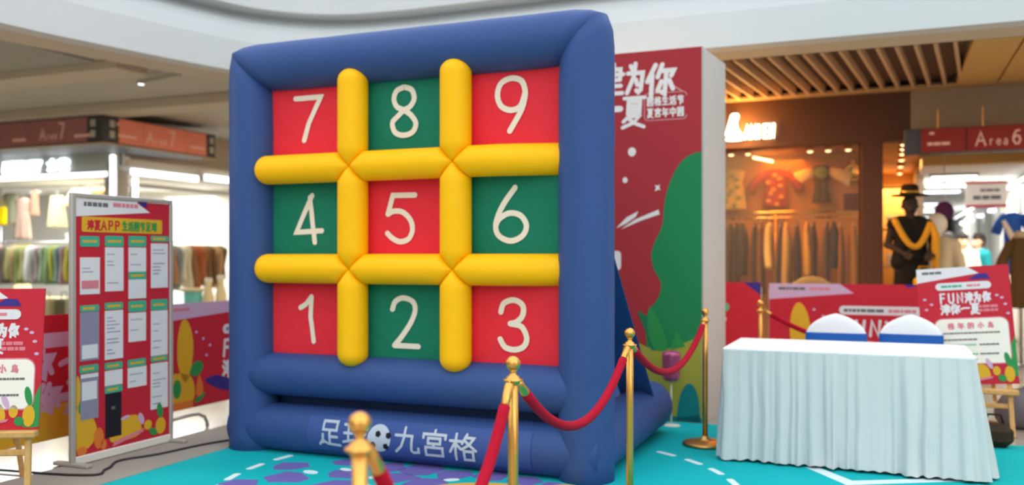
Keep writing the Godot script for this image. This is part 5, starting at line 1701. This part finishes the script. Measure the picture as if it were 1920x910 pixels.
# ---------------------------------------------------------------- figures
# one skin round tapered bones, meshed as surface nets
func flesh(mb: MB, bones: Array, cell: float, k: float) -> void:
	var lo := Vector3.INF
	var hi := -Vector3.INF
	for b in bones:
		var r := maxf(b[2], b[3]) + cell * 2.0
		lo = lo.min((b[0] as Vector3).min(b[1]) - Vector3.ONE * r)
		hi = hi.max((b[0] as Vector3).max(b[1]) + Vector3.ONE * r)
	var nx := ceili((hi.x - lo.x) / cell) + 2
	var ny := ceili((hi.y - lo.y) / cell) + 2
	var nz := ceili((hi.z - lo.z) / cell) + 2
	var f := PackedFloat32Array()
	f.resize(nx * ny * nz)
	f.fill(0.5)
	for b in bones:
		var p: Vector3 = b[0]
		var q: Vector3 = b[1]
		var r0: float = b[2]
		var r1: float = b[3]
		var d := q - p
		var dd := maxf(d.length_squared(), 1e-9)
		var m := maxf(r0, r1) + k + cell * 2.0
		var a0 := ((p.min(q) - Vector3.ONE * m - lo) / cell).max(Vector3.ZERO)
		var a1 := (p.max(q) + Vector3.ONE * m - lo) / cell
		for z in range(int(a0.z), mini(int(a1.z) + 1, nz)):
			for y in range(int(a0.y), mini(int(a1.y) + 1, ny)):
				var at := (z * ny + y) * nx
				for x in range(int(a0.x), mini(int(a1.x) + 1, nx)):
					var v := lo + Vector3(x, y, z) * cell - p
					var u := clampf(v.dot(d) / dd, 0.0, 1.0)
					var e := (v - d * u).length() - lerpf(r0, r1, u)
					var o := f[at + x]
					var g := maxf(k - absf(o - e), 0.0) / k
					f[at + x] = minf(o, e) - g * g * k * 0.25
	var vert := {}
	var sx := 1
	var sy := nx
	var sz := nx * ny
	for z in nz - 1:
		for y in ny - 1:
			var at := (z * ny + y) * nx
			for x in nx - 1:
				var i := at + x
				var inside := f[i] < 0.0
				if inside == (f[i + sx] < 0.0) and inside == (f[i + sy] < 0.0) and inside == (f[i + sz] < 0.0) and inside == (f[i + sx + sy] < 0.0) and inside == (f[i + sx + sz] < 0.0) and inside == (f[i + sy + sz] < 0.0) and inside == (f[i + sx + sy + sz] < 0.0):
					continue
				var sum := Vector3.ZERO
				var n := 0
				for e in [[0, 0, 0, 0], [0, 0, 1, 0], [0, 1, 0, 0], [0, 1, 1, 0], [1, 0, 0, 1], [1, 0, 1, 1], [1, 1, 0, 1], [1, 1, 1, 1], [2, 0, 0, 2], [2, 0, 1, 2], [2, 1, 0, 2], [2, 1, 1, 2]]:
					var o := Vector3i.ZERO
					o[(e[0] + 1) % 3] = e[1]
					o[(e[0] + 2) % 3] = e[2]
					var o2 := o
					o2[e[0]] = 1
					var v0 := f[i + o.x * sx + o.y * sy + o.z * sz]
					var v1 := f[i + o2.x * sx + o2.y * sy + o2.z * sz]
					if (v0 < 0.0) != (v1 < 0.0):
						sum += Vector3(o).lerp(Vector3(o2), v0 / (v0 - v1))
						n += 1
				vert[i] = lo + (Vector3(x, y, z) + sum / n) * cell
	for i in vert:
		for ax in 3:
			var st: int = [sx, sy, sz][ax]
			var s1: int = [sy, sz, sx][ax]
			var s2: int = [sz, sx, sy][ax]
			var a := f[i] < 0.0
			if a == (f[i + st] < 0.0) or not (vert.has(i - s1) and vert.has(i - s2) and vert.has(i - s1 - s2)):
				continue
			var n := Vector3.ZERO
			n[ax] = 1.0 if a else -1.0
			mb.face(PackedVector3Array([vert[i], vert[i - s1], vert[i - s1 - s2], vert[i - s2]]), n)


func hand_bones(w: Vector3, d: Vector3, side: float, fwd: Vector3) -> Array:
	# palm, four curled fingers of unequal length, and a thumb from the side of the palm
	var across := d.cross(fwd).normalized()
	var out := [[w, w + d * 0.045, 0.024, 0.026], [w + d * 0.045 + across * 0.018, w + d * 0.085 + across * 0.024, 0.02, 0.014], [w + d * 0.045 - across * 0.018, w + d * 0.085 - across * 0.024, 0.02, 0.014]]
	for q in 4:
		var base := w + d * 0.085 + across * (0.03 - 0.02 * q)
		var l: float = [0.07, 0.078, 0.074, 0.058][q]
		var m := base + d * l * 0.55 + fwd * 0.01
		out.append([base, m, 0.009, 0.0085])
		out.append([m, m + (d * 0.8 + fwd * 0.6).normalized() * l * 0.5, 0.0085, 0.007])
	var tb := w + d * 0.03 + across * 0.03 * side
	var tm := tb + (d * 0.6 + across * 0.7 * side + fwd * 0.3).normalized() * 0.04
	out.append([tb, tm, 0.012, 0.01])
	out.append([tm, tm + (d * 0.9 + fwd * 0.4).normalized() * 0.03, 0.01, 0.008])
	return out


func figure(t: Node, skin: Material, elbows: Array, wrists: Array, step: float, fine := true) -> Dictionary:
	var torso := []
	var arms := []
	var legs := []
	for s in 2:
		var g := -1.0 if s == 0 else 1.0
		torso.append([Vector3(0.08 * g, 1.37, 0), Vector3(0.065 * g, 1.14, 0.01), 0.105, 0.09])
		torso.append([Vector3(0.065 * g, 1.14, 0.01), Vector3(0.085 * g, 0.95, 0), 0.092, 0.11])
		var sh := Vector3(0.185 * g, 1.385, 0)
		arms.append([Vector3(0.1 * g, 1.40, 0), sh, 0.07, 0.058])
		arms.append([sh, elbows[s], 0.052, 0.04])
		arms.append([elbows[s], wrists[s], 0.039, 0.027])
		var kn := Vector3(0.1 * g, 0.5, 0.02 + step * g)
		var an := Vector3(0.1 * g, 0.09, -0.02 + step * 1.3 * g)
		legs.append([Vector3(0.09 * g, 0.92, 0), kn, 0.088, 0.06])
		legs.append([kn, an, 0.058, 0.04])
		legs.append([an + Vector3(0, -0.045, -0.02), an + Vector3(0.01 * g, -0.055, 0.15), 0.04, 0.03])
	var head := [[Vector3(0, 1.38, 0), Vector3(0, 1.54, 0.012), 0.058, 0.05], [Vector3(0, 1.575, 0.03), Vector3(0, 1.64, 0.0), 0.07, 0.088], [Vector3(0, 1.60, 0.09), Vector3(0, 1.578, 0.108), 0.01, 0.014],
		[Vector3(-0.086, 1.60, 0), Vector3(-0.09, 1.575, 0), 0.016, 0.01], [Vector3(0.086, 1.60, 0), Vector3(0.09, 1.575, 0), 0.016, 0.01], [Vector3(-0.02, 1.545, 0.092), Vector3(0.02, 1.545, 0.092), 0.009, 0.009]]
	var mb := MB.new().smooth()
	flesh(mb, torso + arms + legs + head, 0.014, 0.03)
	for s in 2:
		var d: Vector3 = ((wrists[s] as Vector3) - (elbows[s] as Vector3)).normalized()
		var fw := Vector3(0, 0, 1) if absf(d.z) < 0.8 else Vector3(0, -1, 0)
		if fine:
			flesh(mb, hand_bones(wrists[s], d, -1.0 if s == 0 else 1.0, (fw - d * fw.dot(d)).normalized()), 0.0045, 0.008)
	part(t, "body", mb, skin)
	for g in [-1.0, 1.0]:
		part(t, "eye", MB.new().smooth().ball(Vector3(0.033 * g, 1.622, 0.082), Vector3(0.013, 0.009, 0.008), 8, 6), M.hair_black)
	return {"torso": torso, "arms": arms, "legs": legs}


func swell(bones: Array, by: float) -> Array:
	var out := []
	for b in bones:
		out.append([b[0], b[1], b[2] + by, b[3] + by])
	return out


func person(label: String, at: Vector3, turn: float, shirt: String, trousers: String, elbows: Array, wrists: Array, step: float, skirt := false) -> void:
	var t := thing("person", label, "person", at, turn, "people in the corridor")
	var b := figure(t, M.skin, elbows, wrists, step)
	var mb := MB.new().smooth()
	flesh(mb, swell(b.torso, 0.014) + swell([b.arms[0], b.arms[1], b.arms[3], b.arms[4]], 0.012), 0.016, 0.03)
	part(t, "shirt", mb, cloth(shirt))
	if skirt:
		part(t, "skirt", MB.new().smooth().loft([oval_ring(0.17, 0.13, 1.0), oval_ring(0.19, 0.15, 0.9), oval_ring(0.26, 0.22, 0.55), oval_ring(0.32, 0.27, 0.25), oval_ring(0.3, 0.25, 0.26)]), cloth(trousers))
	else:
		var mt := MB.new().smooth()
		flesh(mt, swell([b.legs[0], b.legs[1], b.legs[3], b.legs[4]], 0.016) + swell([b.torso[1], b.torso[3]], 0.010), 0.016, 0.03)
		part(t, "trousers", mt, cloth(trousers))
	var hb := MB.new().smooth()
	flesh(hb, [[Vector3(0, 1.66, -0.03), Vector3(0, 1.68, 0.02), 0.092, 0.08], [Vector3(0, 1.6, -0.05), Vector3(0, 1.66, -0.03), 0.08, 0.085], [Vector3(-0.06, 1.64, -0.01), Vector3(-0.075, 1.6, -0.02), 0.04, 0.03], [Vector3(0.06, 1.64, -0.01), Vector3(0.075, 1.6, -0.02), 0.04, 0.03]], 0.012, 0.03)
	part(t, "hair", hb, M.hair_black)


func mannequins_and_people() -> void:
	var el := [Vector3(-0.25, 1.14, 0.0), Vector3(0.25, 1.14, 0.0)]
	var wr := [Vector3(-0.2, 0.98, 0.17), Vector3(0.23, 0.9, 0.08)]
	person("person in a cream shirt and beige trousers walking in the corridor", F(5.47, 0, 11.5), TH + 0.3, "e6dcc6", "b9a482", el, wr, 0.1)
	person("person in a teal shirt and dark trousers looking down in the corridor", F(5.74, 0, 12.0), TH - 0.9, "1a7f86", "24221f", el, [Vector3(-0.1, 1.12, 0.22), Vector3(0.12, 1.1, 0.22)], 0.02)
	person("person in a grey green shirt and long black skirt in the corridor", F(5.22, 0, 11.0), TH + 2.7, "8d9478", "1e1c1c", el, wr, 0.0, true)

	for q in [[4.56, 6.28, 0.34, "black"], [4.86, 6.62, 0.1, "cream"]]:
		var dark: bool = q[3] == "black"
		var pl := thing("display_plinth", "low %s plinth under the %s robed shop mannequin" % ["amber", q[3]], "plinth", F(q[0], 0, q[1]), TH, "mannequin plinths")
		part(pl, "block", MB.new().box(Vector3(0, q[2] / 2 - 0.01, 0), Vector3(0.44, q[2] - 0.02, 0.44), 0.01), M.panel_wood)
		part(pl, "cap", MB.new().box(Vector3(0, q[2] - 0.01, 0), Vector3(0.46, 0.02, 0.46), 0.006), M.gold_metal)
		var t := thing("mannequin", "mannequin in a long black dress, wide hat and gold scarf at the shop corner" if dark else "mannequin in a long cream robe beside the black dressed one", "mannequin", F(q[0], q[2], q[1]), TH + (0.25 if dark else -0.2), "shop corner mannequins")
		var e := [Vector3(-0.24, 1.15, -0.02), Vector3(0.25, 1.16, 0.02)]
		var w := [Vector3(-0.12, 1.05, 0.18), Vector3(0.16, 1.06, 0.2)] if dark else [Vector3(-0.27, 0.92, 0.02), Vector3(0.27, 0.92, 0.04)]
		var b := figure(t, cloth("3a302a") if dark else M.white_plastic, e, w, 0.0)
		var mb := MB.new().smooth()
		flesh(mb, swell(b.torso, 0.016) + swell([b.arms[0], b.arms[1], b.arms[2], b.arms[3], b.arms[4], b.arms[5]] if not dark else [b.arms[0], b.arms[3]], 0.016), 0.016, 0.03)
		part(t, "bodice", mb, cloth("1a1715") if dark else cloth("d8c6a2"))
		var rings := []
		for k in 10:
			var v := k / 9.0
			var ring := PackedVector3Array()
			for i in 40:
				var a := TAU * i / 40
				var rr := lerpf(0.165, 0.2 if dark else 0.27, v) * (1.0 + 0.07 * v * sin(9 * a))
				ring.append(Vector3(rr * cos(a), lerpf(1.06, 0.05, v), 0.8 * rr * sin(a)))
			rings.append(ring)
		part(t, "skirt", MB.new().smooth().loft(rings), cloth("1a1715") if dark else cloth("d8c6a2"))
		if dark:
			part(t, "hat", MB.new().smooth().lathe([[0.0, 1.86], [0.07, 1.855], [0.095, 1.83], [0.105, 1.74], [0.2, 1.725], [0.215, 1.735], [0.2, 1.718], [0.1, 1.71], [0.0, 1.71]], 28), cloth("2a211a"))
			part(t, "hat_band", MB.new().smooth().lathe([[0.104, 1.745], [0.112, 1.75], [0.106, 1.785], [0.098, 1.785]], 28), M.gold_metal)
			var path := []
			for k in 17:
				var v := k / 16.0
				path.append(Vector3(lerpf(-0.2, 0.2, v), 1.40 - 0.3 * sin(PI * v) + 0.05 * (1 - v), 0.10 + 0.08 * sin(PI * v)))
			part(t, "scarf", MB.new().smooth().tube(path, 0.035, 12).tube([Vector3(0.2, 1.4, 0.1), Vector3(0.24, 1.25, 0.16), Vector3(0.22, 1.0, 0.2), Vector3(0.23, 0.84, 0.2)], [0.035, 0.045, 0.05, 0.03], 12), cloth("d69a2c"), "gold scarf")
		else:
			part(t, "head_scarf", MB.new().smooth().ball(Vector3(0, 1.64, -0.01), Vector3(0.115, 0.13, 0.12), 20, 12), cloth("efe6d4"))
			part(t, "belt", MB.new().smooth().loft([oval_ring(0.17, 0.14, 1.02), oval_ring(0.185, 0.15, 1.03), oval_ring(0.185, 0.15, 1.08), oval_ring(0.17, 0.14, 1.09)]), cloth("b9862f"))
	var pp := thing("purple_hat", "round purple hat hanging behind the mannequins", "hat", F(4.97, 1.92, 7.2))
	part(pp, "crown", MB.new().smooth().ball(Vector3(0, 0, 0), Vector3(0.11, 0.12, 0.11)), cloth("5a2f5e"))
	part(pp, "hook", MB.new().tube([Vector3(0, 0.11, 0), Vector3(0, 0.80, 0)], 0.006, 6), M.chrome)
	var gb := thing("gold_bag", "gold handbag at the foot of the cream mannequin", "bag", F(4.70, 0, 5.95))
	part(gb, "stand", MB.new().box(Vector3(0, 0.42, 0), Vector3(0.26, 0.84, 0.22), 0.01), M.panel_wood)
	part(gb, "body", MB.new().box(Vector3(0, 0.99, 0), Vector3(0.22, 0.3, 0.14), 0.05), cloth("d9a520"))
	part(gb, "handle", MB.new().smooth().tube([Vector3(-0.07, 1.12, 0), Vector3(-0.05, 1.24, 0), Vector3(0.05, 1.24, 0), Vector3(0.07, 1.12, 0)], 0.01, 8), cloth("b8861a"))
	var bl := thing("wall_garment", "blue and white dress displayed on the right corridor wall", "garment", F(5.96, 1.98, 9.35), TH + 0.5)
	put(bl, "garment_body", garment_front("top", 0.27, 0.5), cloth("2f66d8"))
	var sk := put(bl, "skirt", garment_front("skirt", 0.3, 0.5), cloth("4a78dc"))
	sk.position = Vector3(0, -0.38, 0)
	part(bl, "sash", MB.new().smooth().tube([Vector3(-0.2, -0.12, 0.08), Vector3(-0.05, -0.42, 0.12), Vector3(0.1, -0.62, 0.12)], [0.03, 0.045, 0.03], 10), M.cloth_white)
	part(bl, "hook", MB.new().tube([Vector3(0, 0.0, 0), Vector3(0.12, 0.05, -0.05)], 0.008, 6), M.chrome)
	var br := thing("brown_coat", "brown coat on a stand at the right picture edge by the corridor", "garment", F(5.84, 0, 7.45), TH)
	var cg := put(br, "garment_body", garment_front("top", 0.26, 0.9), cloth("6a5233"))
	cg.position.y = 1.62
	part(br, "stand", MB.new().smooth().tube([Vector3(0, 0.02, 0), Vector3(0, 1.66, 0)], 0.016, 10).lathe([[0.0, 0.0], [0.17, 0.0], [0.17, 0.02], [0.02, 0.035]], 24), M.chrome)
	part(br, "collar", MB.new().smooth().lathe([[0.05, 1.6], [0.09, 1.58], [0.07, 1.66], [0.05, 1.67]], 20), cloth("d8c8a8"))


func small_things() -> void:
	var p := thing("foil_drum", "crinkled pink foil drum on a thin stick behind the inflatable foot", "decoration", F(2.735, 0.0, 1.90))
	var rings := []
	for k in 14:
		var v := k / 13.0
		var ring := PackedVector3Array()
		var r := 0.066 * (0.72 if k == 0 or k == 13 else 1.0) * (1.0 + 0.12 * v)
		for i in 30:
			var w := TAU * i / 30
			var rr := r * (1.0 + 0.05 * sin(9 * w + 3.0 * sin(v * 9.0)) * sin(PI * v))
			ring.append(Vector3(rr * cos(w), 0.365 + 0.235 * v, rr * sin(w)))
		rings.append(ring)
	part(p, "drum", MB.new().smooth().loft(rings), M.pink_foil)
	part(p, "stick", MB.new().smooth().tube([Vector3(0.0, 0.0, 0), Vector3(0.0, 0.37, 0)], 0.006, 8), M.white_plastic)
	part(p, "base", MB.new().smooth().lathe([[0.0, 0.007], [0.07, 0.007], [0.07, 0.014], [0.01, 0.02]], 20), M.white_plastic)
	var c := thing("power_cable", "thin dark cable running from the notice board to the blue frame", "cable", F(0, 0, 0))
	var pth := []
	for q in curve(pts("-236,-180 -200,-140 -31,-115 -22,-95 -33,-74 -24,-49 -18,-13 -8,12 3,20"), 8):
		pth.append(Vector3(q.x, 0.014, -q.y))
	part(c, "cord", MB.new().smooth().tube(pth.slice(12), 0.0075, 8), M.cable_black)
	var bg := thing("grey_bag", "crumpled grey bag on the floor behind the right easel", "bag", F(5.42, 0, 2.86))
	var mb := MB.new().smooth()
	flesh(mb, [[Vector3(-0.2, 0.12, 0), Vector3(0.2, 0.13, 0.03), 0.12, 0.13], [Vector3(-0.15, 0.2, 0.02), Vector3(0.16, 0.24, -0.02), 0.12, 0.1], [Vector3(-0.05, 0.3, 0), Vector3(0.03, 0.34, 0), 0.06, 0.03]], 0.018, 0.06)
	part(bg, "sack", mb, M.bag_grey)
	part(bg, "knot", MB.new().smooth().lathe([[0.02, 0.34], [0.03, 0.36], [0.02, 0.38], [0.05, 0.42]], 14), M.bag_grey)
	var bb := thing("brown_bag", "small dark brown bag on the mat edge beside the table skirt", "bag", F(5.02, 0.006, 1.98))
	part(bb, "body", MB.new().box(Vector3(0, 0.085, 0), Vector3(0.24, 0.17, 0.13), 0.05), cloth("3a2c22"))
	part(bb, "handle", MB.new().smooth().tube([Vector3(-0.06, 0.16, 0), Vector3(-0.04, 0.23, 0), Vector3(0.04, 0.23, 0), Vector3(0.06, 0.16, 0)], 0.008, 8), cloth("2a1f18"))
	var ch := thing("tan_chair", "tan round backed chair showing above the banner behind the table", "chair", F(3.62, 0, 4.3))
	part(ch, "back", MB.new().smooth().loft([oval_ring(0.22, 0.04, 0.45), oval_ring(0.235, 0.045, 0.8), oval_ring(0.225, 0.045, 1.0), oval_ring(0.18, 0.042, 1.09), oval_ring(0.1, 0.035, 1.14), oval_ring(0.03, 0.02, 1.155)]), cloth("a5834f"))
	part(ch, "seat", MB.new().box(Vector3(0, 0.44, 0.2), Vector3(0.44, 0.07, 0.42), 0.03), cloth("a5834f"))
	for x in [-0.18, 0.18]:
		for z in [0.03, 0.37]:
			part(ch, "leg", MB.new().tube([Vector3(x, 0.0, z), Vector3(x, 0.42, z)], 0.016, 8), M.easel_wood)
